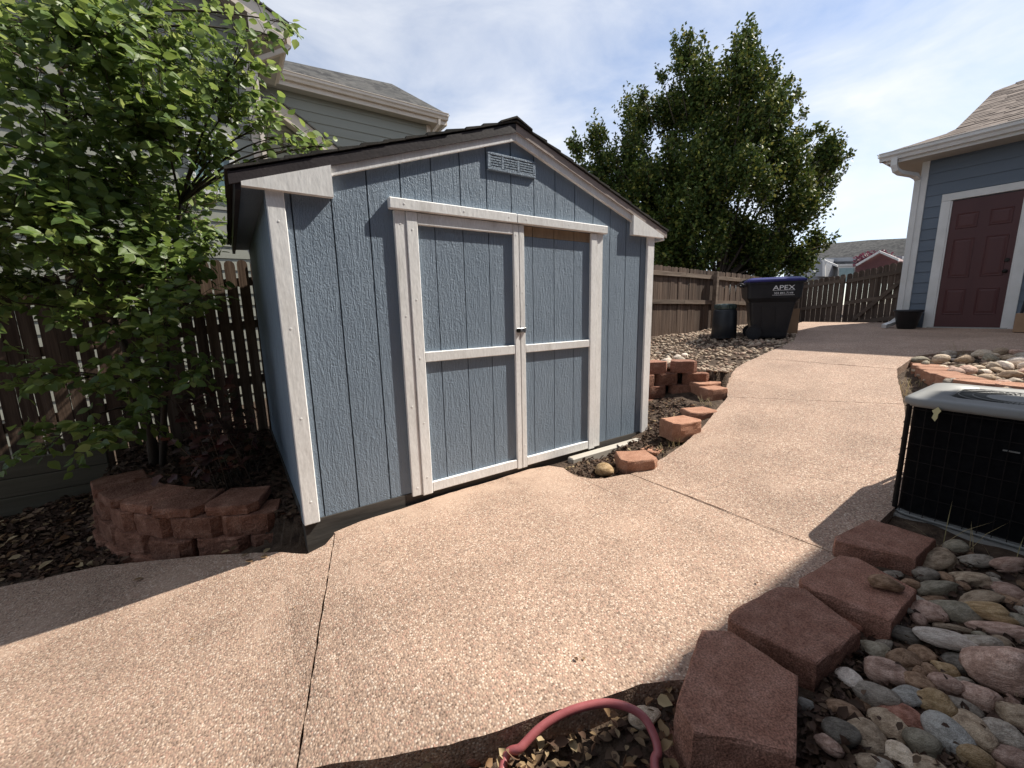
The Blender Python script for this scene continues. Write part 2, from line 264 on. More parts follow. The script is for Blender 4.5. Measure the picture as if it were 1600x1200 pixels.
# ------------------------------------------------------------------ mesh helpers
class MB:
    def __init__(s): s.v = []; s.f = []
    def poly(s, pts): i = len(s.v); s.v += [tuple(p) for p in pts]; s.f.append(tuple(range(i, i+len(pts)))); return s
    def box(s, a, b):
        (x0, y0, z0), (x1, y1, z1) = a, b; x0, x1 = min(x0, x1), max(x0, x1); y0, y1 = min(y0, y1), max(y0, y1); z0, z1 = min(z0, z1), max(z0, z1)
        return s.hexa([(x0, y0, z0), (x1, y0, z0), (x1, y1, z0), (x0, y1, z0), (x0, y0, z1), (x1, y0, z1), (x1, y1, z1), (x0, y1, z1)])
    def hexa(s, p):
        i = len(s.v); s.v += [tuple(q) for q in p]
        s.f += [tuple(i+k for k in q) for q in ((0, 3, 2, 1), (4, 5, 6, 7), (0, 1, 5, 4), (1, 2, 6, 5), (2, 3, 7, 6), (3, 0, 4, 7))]; return s
    def cbox(s, a, b, c=.004):
        lo = np.minimum(a, b); hi = np.maximum(a, b); c = min(c, *(hi-lo)/2.2); idx = {}
        for sx in (0, 1):
            for sy in (0, 1):
                for sz in (0, 1):
                    P = [hi[k] if (sx, sy, sz)[k] else lo[k] for k in range(3)]; D = [-c if (sx, sy, sz)[k] else c for k in range(3)]
                    for ax in range(3):
                        q = [P[k]+(0 if k == ax else D[k]) for k in range(3)]; idx[(sx, sy, sz, ax)] = len(s.v); s.v.append(tuple(q))
        g = lambda sx, sy, sz, ax: idx[(sx, sy, sz, ax)]
        for ax in range(3):
            for sgn in (0, 1):
                cs = [(0, 0), (1, 0), (1, 1), (0, 1)]
                if not sgn: cs = cs[::-1]
                def key(u, v): t = [0, 0, 0]; t[ax] = sgn; t[(ax+1) % 3] = u; t[(ax+2) % 3] = v; return tuple(t)
                s.f.append(tuple(g(*key(u, v), ax) for u, v in cs))
        for ax in range(3):
            o1, o2 = (ax+1) % 3, (ax+2) % 3
            for u in (0, 1):
                for v in (0, 1):
                    t0 = [0, 0, 0]; t0[ax] = 0; t0[o1] = u; t0[o2] = v; t1 = list(t0); t1[ax] = 1
                    q = (g(*t0, o1), g(*t1, o1), g(*t1, o2), g(*t0, o2)); s.f.append(q if (u == v) else q[::-1])
        for sx in (0, 1):
            for sy in (0, 1):
                for sz in (0, 1):
                    q = tuple(g(sx, sy, sz, k) for k in range(3)); s.f.append(q if (sx+sy+sz) % 2 else q[::-1])
        return s
    def prism(s, pts, d):                                            # polygon pts (3D) extruded by vector d
        n = len(pts); i = len(s.v); d = np.array(d); s.v += [tuple(p) for p in pts]+[tuple(np.array(p)+d) for p in pts]
        s.f.append(tuple(range(i+n-1, i-1, -1))); s.f.append(tuple(range(i+n, i+2*n)))
        for k in range(n): s.f.append((i+k, i+(k+1) % n, i+n+(k+1) % n, i+n+k))
        return s
    def tube(s, path, rad, n=8, caps=True):
        path = [np.array(p, float) for p in path]; m = len(path); rad = rad if hasattr(rad, '__len__') else [rad]*m; i = len(s.v); up = None
        for k, p in enumerate(path):
            t = path[min(k+1, m-1)]-path[max(k-1, 0)]; t = t/(np.linalg.norm(t)+1e-9)
            if up is None: up = np.cross(t, [0, 0, 1.]) if abs(t[2]) < .9 else np.cross(t, [1., 0, 0])
            a = up-t*(up@t); a = a/(np.linalg.norm(a)+1e-9); up = a; b = np.cross(t, a)
            for q in range(n):
                th = 2*math.pi*q/n; s.v.append(tuple(p+(a*math.cos(th)+b*math.sin(th))*rad[k]))
        for k in range(m-1):
            for q in range(n): s.f.append((i+k*n+q, i+k*n+(q+1) % n, i+(k+1)*n+(q+1) % n, i+(k+1)*n+q))
        if caps: s.f.append(tuple(i+q for q in range(n-1, -1, -1))); s.f.append(tuple(i+(m-1)*n+q for q in range(n)))
        return s
    def lathe(s, prof, c=(0, 0, 0), n=24):                           # prof: (r, z)
        i = len(s.v); m = len(prof)
        for r_, z in prof:
            for q in range(n): th = 2*math.pi*q/n; s.v.append((c[0]+r_*math.cos(th), c[1]+r_*math.sin(th), c[2]+z))
        for k in range(m-1):
            for q in range(n): s.f.append((i+k*n+q, i+k*n+(q+1) % n, i+(k+1)*n+(q+1) % n, i+(k+1)*n+q))
        s.f.append(tuple(i+q for q in range(n-1, -1, -1))); s.f.append(tuple(i+(m-1)*n+q for q in range(n)))
        return s
    def mesh(s, name, m=None, smooth=False, fix=True):
        me = bpy.data.meshes.new(name); me.from_pydata(s.v, [], s.f)
        if fix:
            bm = bmesh.new(); bm.from_mesh(me); bmesh.ops.recalc_face_normals(bm, faces=bm.faces); bm.to_mesh(me); bm.free()
        if m: me.materials.append(M[m] if isinstance(m, str) else m)
        if smooth: me.polygons.foreach_set('use_smooth', [True]*len(me.polygons))
        return me
    def build(s, name, m, parent=None, smooth=False, loc=None, **k): return add(name, s.mesh(name, m, smooth), parent, loc, **k)

def add(name, me, parent=None, loc=None, rot=None, scale=None, **k):
    """one object; coordinates are world ones (a parent only carries a location)"""
    o = bpy.data.objects.new(name, me); COL.objects.link(o)
    p = Vector(loc) if loc is not None else Vector((0, 0, 0))
    if parent is not None:
        o.parent = parent; base = parent['_w'] if '_w' in parent else (0, 0, 0); p = p-Vector(base); o['_w'] = list(Vector(base)+p)
    else: o['_w'] = list(p)
    o.location = p
    if rot is not None: o.rotation_euler = rot
    if scale is not None: o.scale = scale
    tag(o, **k); return o
def tag(o, label=None, cat=None, group=None, kind=None):
    if label: o['label'] = label
    if cat: o['category'] = cat
    if group: o['group'] = group
    if kind: o['kind'] = kind
    return o
def thing(name, loc, label, cat, group=None, kind=None):
    o = bpy.data.objects.new(name, None); COL.objects.link(o); o.location = loc; o['_w'] = list(loc); o.empty_display_size = .1
    return tag(o, label, cat, group, kind)
def raw_mesh(name, V, Fc, m, smooth=False):                          # big arrays, all faces with the same number of corners
    V = np.asarray(V, np.float32); Fc = np.asarray(Fc, np.int32); k = Fc.shape[1]
    me = bpy.data.meshes.new(name); me.vertices.add(len(V)); me.vertices.foreach_set('co', V.ravel())
    me.loops.add(Fc.size); me.loops.foreach_set('vertex_index', Fc.ravel()); me.polygons.add(len(Fc))
    me.polygons.foreach_set('loop_start', np.arange(0, Fc.size, k, dtype=np.int32)); me.polygons.foreach_set('loop_total', np.full(len(Fc), k, np.int32))
    if smooth: me.polygons.foreach_set('use_smooth', np.ones(len(Fc), bool))
    me.update(calc_edges=True); me.materials.append(M[m] if isinstance(m, str) else m); return me
def inside(x, y, poly):
    c = False; j = len(poly)-1
    for i in range(len(poly)):
        xi, yi = poly[i][:2]; xj, yj = poly[j][:2]
        if (yi > y) != (yj > y) and x < (xj-xi)*(y-yi)/(yj-yi)+xi: c = not c
        j = i
    return c
def resample(pts, n):
    p = np.array(pts, float); d = np.r_[0, np.cumsum(np.linalg.norm(np.diff(p, axis=0), axis=1))]; t = np.linspace(0, d[-1], n)
    return np.stack([np.interp(t, d, p[:, k]) for k in range(p.shape[1])], 1)

# ================================================================== SETTING: walkway and ground
P2 = lambda pts: [tuple(onpath(*p)[:2]) for p in pts]
J0 = (np.array([.13, -.085]), np.array([-.228, -1.315])); J1 = (np.array([2.172, -.563]), np.array([2.18, -1.90]))
J2 = (onpath(1137, 620)[:2], onpath(1412, 632)[:2]); J3 = (onpath(1181, 559)[:2], onpath(1401, 577)[:2])
def jt(J, s, g=.0035):
    d = J[1]-J[0]; n = np.array([-d[1], d[0]])/np.linalg.norm(d)
    return [tuple(J[0]+n*s*g), tuple(J[1]+n*s*g)]
front_edge = P2([(520, 1193), (580, 1187), (640, 1178), (700, 1165), (780, 1143), (850, 1120), (925, 1097), (1000, 1072), (1075, 1040)])
slabs = []
a = jt(J0, -1)
slabs.append([(-3.4, 2.05), (-2.3, 1.55)]+P2([(0, 917), (160, 885), (330, 868), (430, 862), (480, 866), (508, 852)])+a+[(-.34, -1.22), (-.56, -1.05), (-1.2, -.60), (-1.9, -.12), (-2.7, .38), (-3.6, .80)])
a = jt(J0, 1); b = jt(J1, -1)
slabs.append([a[0], (.13, -.06), (.5, -.045), (1.0, -.03), (1.6, -.02), (1.78, -.05)]+P2([(880, 731), (888, 738), (903, 745), (922, 749), (945, 748), (970, 742)])+[b[0], b[1], (1.6, -1.98), (1.0, -1.90)]+front_edge[::-1][1:]+[a[1]])
a = jt(J1, 1); b = jt(J2, -1)
slabs.append([a[0]]+P2([(1012, 728), (1040, 714), (1066, 696), (1098, 668), (1120, 640)])+[b[0], b[1]]+P2([(1414, 648)])+[(3.9, -1.80), (3.4, -1.95), a[1]])
a = jt(J2, 1); b = jt(J3, -1)
slabs.append([a[0]]+P2([(1135, 606), (1138, 592), (1150, 575), (1166, 566)])+[b[0], b[1]]+P2([(1404, 600)])+[a[1]])
a = jt(J3, 1)
slabs.append([a[0]]+P2([(1212, 545), (1240, 534), (1244, 524)])+[(9.8, 1.55), (9.8, -6.0), (8.4, -6.0), (7.6, -2.6)]+P2([(1500, 548), (1432, 556)])+[a[1]])
slabs.append([(9.812, 1.56), (14.2, 2.9), (14.2, -.2), (9.812, -.2)])
path = thing('path', (0, 0, 0), 'pinkish exposed aggregate concrete walkway climbing past the blue shed', None, kind='structure')
def slab_mesh(poly, thick=.16, jitter=.0018):
    pts = []
    for i in range(len(poly)):
        p, q = np.array(poly[i]), np.array(poly[(i+1) % len(poly)]); n = max(1, int(np.linalg.norm(q-p)/.05))
        for k in range(n):
            s = p+(q-p)*k/n; pts.append(s+(rng.normal(0, jitter, 2) if k else 0))
    bm = bmesh.new(); f = bm.faces.new([bm.verts.new((p[0], p[1], 0)) for p in pts])
    if f.normal.z < 0 or sum(pts[i][0]*pts[(i+1) % len(pts)][1]-pts[(i+1) % len(pts)][0]*pts[i][1] for i in range(len(pts))) < 0: f.normal_flip()
    x0 = min(p[0] for p in pts); x1 = max(p[0] for p in pts); x = math.ceil(x0/.09)*.09
    while x < x1:
        bmesh.ops.bisect_plane(bm, geom=bm.verts[:]+bm.edges[:]+bm.faces[:], plane_co=(x, 0, 0), plane_no=(1, 0, 0)); x += .09
    for v in bm.verts: v.co.z = Pz(v.co.x)+.0025*math.sin(v.co.x*9+v.co.y*5)
    ed = [e for e in bm.edges if len(e.link_faces) == 1]
    # worn, chipped arris: drop the rim a little, then the sides
    g = bmesh.ops.extrude_edge_only(bm, edges=ed)['geom']; vs = [q for q in g if isinstance(q, bmesh.types.BMVert)]
    for v in vs: v.co.z -= thick
    bmesh.ops.recalc_face_normals(bm, faces=bm.faces)
    me = bpy.data.meshes.new('slab'); bm.to_mesh(me); bm.free(); me.materials.append(M['concrete']); return me
for s in slabs: add('slab', slab_mesh(s), path)

def lerp(a, b, t): return a+(b-a)*min(1, max(0, t))
WALLC = [(-.12, .33), (-.42, .45), (-.74, .66), (-1.0, .97), (-1.19, 1.36), (-1.30, 1.80)]      # front line of the left block wall
treebed = [(-.0, .12), (-.2, .42)]+[(x+.03, y+.10) for x, y in WALLC[1:]]+[(-1.2, 2.25), (-1.2, 2.75), (0.02, 2.75)]
gravel_poly = [(3.06, .62), (4.15, .62), (4.35, .45)]+P2([(1137, 600), (1150, 575), (1185, 557), (1240, 535), (1243, 524)])+[(10.2, 1.6), (13.9, 3.0), (9.0, 2.85), (3.06, 2.7)]
plant_top = [onZ(x, y, .50)[:2] for x, y in ((1420, 564), (1424, 572), (1445, 583), (1490, 596), (1550, 604), (1640, 613))]
planter = [tuple(p) for p in plant_top]+[(5.4, -3.0), (7.2, -3.0)]+P2([(1560, 549), (1490, 549), (1434, 557)])
def zgravel(x, y): return lerp(.46, Pz(x)-.03, (x-4.2)/1.8)+.02*math.sin(3*x+2*y)
allslabs = slabs
def G(x, y):
    pz = Pz(x)
    for s in allslabs:
        if inside(x, y, s): return pz-.11
    if inside(x, y, treebed): return -.03+.04*math.sin(4*x)*math.sin(3*y)
    if inside(x, y, gravel_poly): return zgravel(x, y)
    if inside(x, y, planter): return lerp(.44, Pz(x)-.04, (x-5)/1.5)
    if y < -1.3 and x < 3.8 and y > -3.4:
        n = .012*math.sin(17*x+5*y)+.010*math.sin(23*y-9*x)
        return np.interp(x, [-2, -.3, .65, 1.0, 2.6, 3.8], [pz-.08, -.17, -.142, -.075, -.035, .10])+n
    if x < -1.0 and y > .8 and y < 2.4: return pz-.02+.10*max(0, y-1.2)+.012*math.sin(13*x+7*y)
    if 2.2 < x < 4.3 and -.7 < y < .7: return pz-.05+.012*math.sin(13*x+7*y)
    if 1.5 < x < 2.4 and -.6 < y < .1: return -.055
    return pz-.09
gx = np.r_[-400, -120, -40, -15, -8, -5, np.arange(-3.6, 9.6, .045), 9.9, 10.5, 11, 12, 13, 14, 15, 16, 18, 22, 30, 60, 150, 400]
gy = np.r_[-400, -120, -40, -15, -8, -5, np.arange(-3.6, 3.2, .045), 3.6, 4, 5, 6, 8, 10, 14, 20, 40, 120, 400]
V = np.array([(x, y, G(x, y)) for x in gx for y in gy]); ny = len(gy)
I, Jx = np.meshgrid(np.arange(len(gx)-1), np.arange(ny-1), indexing='ij'); I = I.ravel(); Jx = Jx.ravel()
Fg = np.stack([I*ny+Jx, (I+1)*ny+Jx, (I+1)*ny+Jx+1, I*ny+Jx+1], 1)
add('ground', raw_mesh('ground', V, Fg, 'soil', True), None, kind='structure', label='dark soil of the yard and garden beds')

# ================================================================== SHED
W, D = 3.05, 2.44
RZ = lambda x: 2.49-.335*abs(x-1.525)                                # top of the roof
shed = thing('shed', (1.5, 1.2, -.17), 'blue grey wooden garden shed with white trim and double doors', 'shed')
SB = .028
gro = [0.005]+[.1+.2*i for i in range(15)]+[3.045]
for a, b in zip(gro[:-1], gro[1:]):
    x0, x1 = a+.004, b-.004; zt = lambda x: RZ(x)-.085
    if .70 < (x0+x1)/2 < 2.34: z0 = 1.825                           # above the door opening
    else: z0 = SB
    pts = [(x0, 0, z0), (x1, 0, z0), (x1, 0, zt(x1))]
    if x0 < 1.525 < x1: pts.append((1.525, 0, zt(1.525)))
    pts.append((x0, 0, zt(x0)))
    MB().prism(pts, (0, .014, 0)).build('siding_board', 'blue', shed)
core = MB().prism([(.012, .013, -.0), (W-.012, .013, 0), (W-.012, .013, RZ(W)-.09), (1.525, .013, RZ(1.525)-.09), (.012, .013, RZ(0)-.09)], (0, D-.03, 0))
core.build('wall_core', mat('groove_shadow_paint', [(.045, .058, .075), (.055, .07, .09)], 5, .7), shed)
for k in range(12):                                                  # side walls
    y0, y1 = .02+k*.2+.004, min(D, .22+k*.2)-.004
    MB().box((-.004, y0, SB), (.012, y1, RZ(0)-.06)).build('siding_board', 'blue', shed)
    MB().box((W-.012, y0, SB), (W+.004, y1, RZ(0)-.06)).build('siding_board', 'blue', shed)
MB().box((.0, D-.012, SB), (W, D+.004, 1.86)).build('rear_wall', 'blue', shed)
sk = MB().box((-.012, -.006, -.20), (W+.0, .06, .026)); sk.box((-.012, .06, -.20), (.05, D, .026)); sk.box((W-.05, .06, -.20), (W, D, .026)); sk.build('skid', 'skid', shed)
MB().cbox((-.016, -.024, .012), (.068, -.001, 1.855), .004).build('corner_trim', 'white', shed)
MB().cbox((-.020, -.001, .012), (-.0045, .055, 1.9), .003).build('corner_trim', 'blue', shed)
MB().cbox((W-.082, -.024, .016), (W+.012, -.001, 1.855), .004).build('corner_trim', 'white', shed)
# gable trim
def rake(side, top, bot, y0, y1, x_in, x_out, name, m):
    s = -1 if side == 'L' else 1; xs = [1.525+s*x_in, 1.525+s*x_out]
    MB().prism([(xs[0], y0, RZ(xs[0])-top), (xs[1], y0, RZ(xs[1])-top), (xs[1], y0, RZ(xs[1])-bot), (xs[0], y0, RZ(xs[0])-bot)], (0, y1-y0, 0)).build(name, m, shed)
rake('L', .068, .122, -.028, -.001, .0, 1.25, 'rake_board', 'white'); rake('R', .068, .122, -.028, -.001, .002, 1.25, 'rake_board', 'white')
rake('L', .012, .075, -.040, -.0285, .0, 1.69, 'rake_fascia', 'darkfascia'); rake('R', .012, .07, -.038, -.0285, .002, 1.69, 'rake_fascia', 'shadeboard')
for s in (-1, 1):
    xi, xo = 1.525+s*1.219, 1.525+s*1.640
    MB().prism([(xi, -.044, 1.847), (xo, -.044, 1.85), (xo, -.044, RZ(xo)-.072), (xi, -.044, RZ(xi)-.072)], (0, .042, 0)).build('eave_return', 'white', shed)
    e0 = 1.525+s*1.655; m = MB()
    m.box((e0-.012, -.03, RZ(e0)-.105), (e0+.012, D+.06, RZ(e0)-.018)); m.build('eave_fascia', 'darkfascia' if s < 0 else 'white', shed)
    so_ = MB().prism([(1.525+s*1.50, 0, 1.872), (e0, 0, 1.86), (e0, 0, 1.873), (1.525+s*1.50, 0, 1.885)], (0, D, 0)); so_.build('soffit', 'blue', shed)
# roof: deck and shingle courses
for s in (-1, 1):
    roof = MB().prism([(1.525, -.04, RZ(1.525)-.010), (1.525+s*1.68, -.04, RZ(1.525+1.68)-.010), (1.525+s*1.68, -.04, RZ(1.525+1.68)-.02), (1.525, -.04, RZ(1.525)-.02)], (0, D+.1, 0)).build('roof', 'darkfascia', shed)
    n = 13
    for k in range(n):
        u0 = 1.70-k*1.70/n; u1 = max(0, u0-1.70/n-.02)
        m = MB(); y = -.047+random.uniform(-.002, .002)
        while y < D+.07:
            y2 = min(D+.08, y+.30); dz = random.uniform(0, .005); dx = random.uniform(-.006, .006)
            m.hexa([(1.525+s*(u0+dx), y, RZ(1.525+u0)-.008), (1.525+s*(u0+dx), y2-.003, RZ(1.525+u0)-.008), (1.525+s*u1, y2-.003, RZ(1.525+u1)-.010), (1.525+s*u1, y, RZ(1.525+u1)-.010),
                    (1.525+s*(u0+dx), y, RZ(1.525+u0)+.007+dz), (1.525+s*(u0+dx), y2-.003, RZ(1.525+u0)+.007+dz), (1.525+s*u1, y2-.003, RZ(1.525+u1)-.002), (1.525+s*u1, y, RZ(1.525+u1)-.002)])
            y = y2
        m.build('shingle_course', 'shingle_dark', roof)
m = MB(); y = -.054
while y < D+.08:
    m.prism([(1.525-.13, y, RZ(1.4)+.000), (1.525, y, RZ(1.525)+.012), (1.525+.13, y, RZ(1.4)+.000), (1.525+.13, y, RZ(1.4)+.010), (1.525, y, RZ(1.525)+.024), (1.525-.13, y, RZ(1.4)+.010)], (0, .17, 0)); y += .16
m.build('ridge_cap', 'shingle_dark', shed)
# gable vent
vent = MB(); vx0, vx1, vz0, vz1 = 1.305, 1.708, 2.155, 2.266
for a, b, c, d in ((vx0, vx1, vz1-.016, vz1), (vx0, vx1, vz0, vz0+.016)): vent.cbox((a, -.016, c), (b, .002, d), .003)
for xa, xb in ((vx0, vx0+.026), (1.415, 1.437), (1.545, 1.567), (1.682, vx1)): vent.cbox((xa, -.0155, vz0+.016), (xb, .002, vz1-.016), .003)
vent = vent.build('vent', 'gblue' if 0 else 'blue', shed)
for xa, xb in ((vx0+.026, 1.415), (1.437, 1.545), (1.567, 1.682)):
    for k in range(5):
        z = vz0+.0165+k*.0158
        MB().hexa([(xa, -.0145, z), (xb, -.0145, z), (xb, -.003, z+.006), (xa, -.003, z+.006), (xa, -.0145, z+.0095), (xb, -.0145, z+.0095), (xb, -.003, z+.0145), (xa, -.003, z+.0145)]).build('louver', 'blue', vent)
# door surround and doors
cas = [(.640, .711), (2.331, 2.398)]
for a, b in cas: MB().cbox((a, -.021, .004), (b, .001, 1.824), .004).build('door_casing', 'white', shed)
MB().cbox((.612, -.042, 1.827), (1.52, .0, 1.891), .005).build('door_header', 'white', shed)
MB().cbox((1.5215, -.042, 1.827), (2.434, .0, 1.889), .005).build('door_header', 'white', shed)
def door(x0, x1, grooves, hinge_left):
    dr = MB().box((x0, .0035, .02), (x1, .0125, 1.822)).build('door', bpy.data.materials['groove_shadow_paint'], shed)
    g = [x0]+grooves+[x1]
    for a, b in zip(g[:-1], g[1:]): MB().box((a+.003, -.004, .022), (b-.003, .0034, 1.75 if not hinge_left else 1.822)).build('panel_board', 'blue', dr)
    st = ((x0, x0+.073), (x1-.047, x1)) if hinge_left else ((x0, x0+.047), (x1-.073, x1))
    for a, b in st: MB().cbox((a+.001, -.0265, -.004), (b-.001, -.0042, 1.823), .004).build('stile', 'white', dr)
    a, b = st[0][1], st[1][0]
    zm = (.902, .968) if hinge_left else (.905, .965)
    MB().cbox((a+.001, -.0245, zm[0]), (b-.001, -.0042, zm[1]), .004).build('rail', 'white', dr)
    MB().cbox((a+.001, -.0245, .006), (b-.001, -.0042, .076), .004).build('rail', 'white', dr)
    if hinge_left: MB().cbox((a+.001, -.0245, 1.752), (b-.001, -.0042, 1.822), .004).build('rail', 'white', dr)
    else:
        for p, q in zip(g[:-1], g[1:]): MB().box((p+.003, -.0035, 1.752), (q-.003, .0034, 1.822)).build('bare_strip', 'bare', dr)
    return dr
door(.712, 1.5405, [.905, 1.105, 1.302], True); door(1.5425, 2.330, [1.68, 1.885, 2.09], False)
nail = MB().lathe([(.0062, 0), (.0058, .0012), (.001, .0016)], (0, 0, 0), 8).mesh('nail', 'white')
for x_, z_, y_ in [(.748, z0, -.0265) for z0 in (.12, .5, .93, 1.3, 1.72)]+[(1.517, z0, -.0265) for z0 in (.15, .6, 1.4, 1.75)]+[(1.566, z0, -.0265) for z0 in (.18, .75, 1.35, 1.78)]+[(.676, z0, -.021) for z0 in (.06, .62, 1.2, 1.75)]+[(2.364, z0, -.021) for z0 in (.08, .7, 1.25, 1.77)]+[(.03, z0, -.024) for z0 in (.15, .65, 1.15, 1.7)]+[(x0, 1.86, -.042) for x0 in (.7, 1.1, 1.45, 1.6, 2.0, 2.38)]:
    add('nail_head', nail, shed, (x_, y_, z_), (R(90), 0, 0))
lz = 1.075
hasp = MB().cbox((1.508, -.031, lz-.017), (1.582, -.0262, lz+.017), .002); hasp.cbox((1.572, -.040, lz-.020), (1.585, -.031, lz+.020), .002); hasp = hasp.build('hasp', 'steel', shed)
MB().tube([(1.515, -.034, lz), (1.515, -.046, lz)], .015, 14).build('staple_ring', 'metal_dark', hasp)
MB().tube([(1.545, -.031, lz-.004), (1.545, -.044, lz-.004)], .009, 12).build('bolt_head', 'steel', hasp)

# ================================================================== FENCES
def picket_mesh(w, h, t, m, dog=True):
    if dog:
        pts = [(-w/2, 0, 0), (w/2, 0, 0), (w/2, 0, h-.045)]+[(w/2*math.cos(R(a))**.8*.98, 0, h-.045+.045*math.sin(R(a))) for a in (30, 60)]+[(0, 0, h)]+[(-w/2*math.cos(R(a))**.8*.98, 0, h-.045+.045*math.sin(R(a))) for a in (60, 30)]+[(-w/2, 0, h-.045)]
    else: pts = [(-w/2, 0, 0), (w/2, 0, 0), (w/2, 0, h), (-w/2, 0, h)]
    return MB().prism(pts, (0, t, 0)).mesh('picket', m)
def fence_run(f, A, B, zb, zt, sp, w, rails, rmat, pmat, posts=(), back=1, jz=.008):
    """pickets from A to B (plan points), zb/zt functions of the distance along; rails on the yard side"""
    A, B = np.array(A, float), np.array(B, float); Ln = np.linalg.norm(B-A); t = (B-A)/Ln; nrm = np.array([t[1], -t[0]]); ang = math.atan2(t[1], t[0])
    cache = {}
    n = int(Ln/sp)
    for k in range(n):
        s = (k+.5)*sp; p = A+t*s; h = round((zt(s)-zb(s))/.03)*.03
        if h not in cache: cache[h] = picket_mesh(w, h, .016, pmat)
        add('picket', cache[h], f, (p[0], p[1], zt(s)-h+random.uniform(-jz, jz)), (random.uniform(-.006, .006), random.uniform(-.008, .008), ang))
    for zr, hr in rails:
        k0 = 0.; seg = 2.4
        while k0 < Ln-.05:
            k1 = min(Ln, k0+seg); p, q = A+t*(k0+.004), A+t*(k1-.004); z0, z1 = zr(k0), zr(k1)
            o0, o1 = nrm*.001, nrm*.039
            MB().hexa([(*(p+o1), z0-hr/2), (*(q+o1), z1-hr/2), (*(q+o0), z1-hr/2), (*(p+o0), z0-hr/2), (*(p+o1), z0+hr/2), (*(q+o1), z1+hr/2), (*(q+o0), z1+hr/2), (*(p+o0), z0+hr/2)]).build('rail', rmat, f)
            k0 = k1
    for s, ph in posts:
        p = A+t*s+nrm*.086; zb_ = zb(s)-.12; a = t*.045; b = nrm*.045
        m = MB(); m.hexa([(*(p-a-b), zb_), (*(p+a-b), zb_), (*(p+a+b), zb_), (*(p-a+b), zb_), (*(p-a-b), ph), (*(p+a-b), ph), (*(p+a+b), ph), (*(p-a+b), ph)]); m.build('post', rmat, f)
FA, FB = (3.02, 2.62), (14.3, 3.12); FL = np.hypot(FB[0]-FA[0], FB[1]-FA[1])
ftop = lambda s: np.interp(s, [0, 3.4, 7.4, 9.5, FL], [2.06, 2.05, 1.985, 1.90, 1.84])
fr = thing('wood_fence', (8.6, 2.9, .45), 'weathered brown dog-eared picket fence behind the gravel bed and bins', 'fence')
fence_run(fr, FA, FB, lambda s: ftop(s)-1.50, ftop, .139, .134, [(lambda s: ftop(s)-.145, .085), (lambda s: ftop(s)-.70, .085), (lambda s: np.interp(s, [0, 3.4, 7, FL], [.60, .605, .585, .5]), .085)], 'rail', 'picket',
          posts=[(3.1, 1.98), (5.95, 1.98), (8.7, 1.85), (11.2, 1.75)])
# left fence, dropping away down the slope
lm = lambda s: float(np.interp(2.95-s, [-4.2, -2.2, -1.5, -.7, 0, 3], [.45, .86, 1.0, 1.155, 1.2, 1.24]))
fl = thing('wood_fence', (-.6, 2.66, -.1), 'dark gappy picket fence in shade behind the leafy tree', 'fence')
fence_run(fl, (2.95, 2.68), (-4.2, 2.68), lambda s: lm(s)-1.30, lambda s: lm(s)+.60, .106, .093, [(lambda s: lm(s)+.44, .085), (lambda s: lm(s), .085), (lambda s: lm(s)-.59, .085)], 'rail', 'picket', posts=[(3.75, 1.5)], jz=.015)
for o in fl.children:
    pass
tw = thing('timber_retaining_wall', (-2.4, 2.36, -.45), 'low grey horizontal timber wall at the foot of the shaded fence', 'retaining wall')
for k in range(4):
    z1 = .115-k*.155; MB().cbox((-4.2, 2.36, z1-.151), (-1.28 if k < 3 else -1.3, 2.40, z1), .005).build('plank', 'timber', tw)
MB().cbox((-2.35, 2.401, -.5), (-2.25, 2.46, .1), .005).build('post', 'timber', tw)
# gate and the short fence beside it, beyond the garage corner
GX = 14.0
gz = lambda y: float(np.interp(y, [-.3, .96, 1.95, 3.15], [2.36, 2.22, 2.02, 1.86]))
gf = thing('wood_fence', (GX, 2.55, .4), 'short grey brown picket panel with a post beside the gate', 'fence')
pm = picket_mesh(.118, 1.58, .016, 'gatewood')
y = 3.06
while y > 2.03:
    add('picket', pm, gf, (GX, y, gz(y)-1.58+random.uniform(-.01, .01)), (0, 0, R(90))); y -= .126
for dz in (.16, .80, 1.45): MB().hexa([(GX-.045, 3.1, gz(3.1)-dz-.045), (GX-.017, 3.1, gz(3.1)-dz-.045), (GX-.017, 2.03, gz(2.03)-dz-.045), (GX-.045, 2.03, gz(2.03)-dz-.045), (GX-.045, 3.1, gz(3.1)-dz+.045), (GX-.017, 3.1, gz(3.1)-dz+.045), (GX-.017, 2.03, gz(2.03)-dz+.045), (GX-.045, 2.03, gz(2.03)-dz+.045)]).build('rail', 'gaterail', gf)
MB().cbox((GX-.14, 1.97, .1), (GX-.045, 2.065, 1.97), .006).build('post', 'gaterail', gf)
MB().cbox((GX-.14, 3.03, .1), (GX-.045, 3.12, 1.80), .006).build('post', 'gaterail', gf)
gt = thing('gate', (GX, .9, .6), 'grey brown wooden gate with a diagonal brace beside the blue garage', 'gate')
y = 1.898
while y > -.2:
    add('picket', pm, gt, (GX, y, gz(y)-1.58+random.uniform(-.01, .01)), (0, 0, R(90))); y -= .126
def gbar(y0, z0, y1, z1, h, x0=GX-.045, x1=GX-.017): MB().hexa([(x0, y0, z0-h/2), (x1, y0, z0-h/2), (x1, y1, z1-h/2), (x0, y1, z1-h/2), (x0, y0, z0+h/2), (x1, y0, z0+h/2), (x1, y1, z1+h/2), (x0, y1, z1+h/2)]).build('brace' if x0 < GX-.05 else 'rail', 'gaterail', gt)
for dz in (.20, .80, 1.36): gbar(1.93, gz(1.93)-dz, -.2, gz(-.2)-dz, .10)
gbar(1.72, gz(1.7)-1.33, .55, gz(.55)-.22, .13, GX-.075, GX-.046)

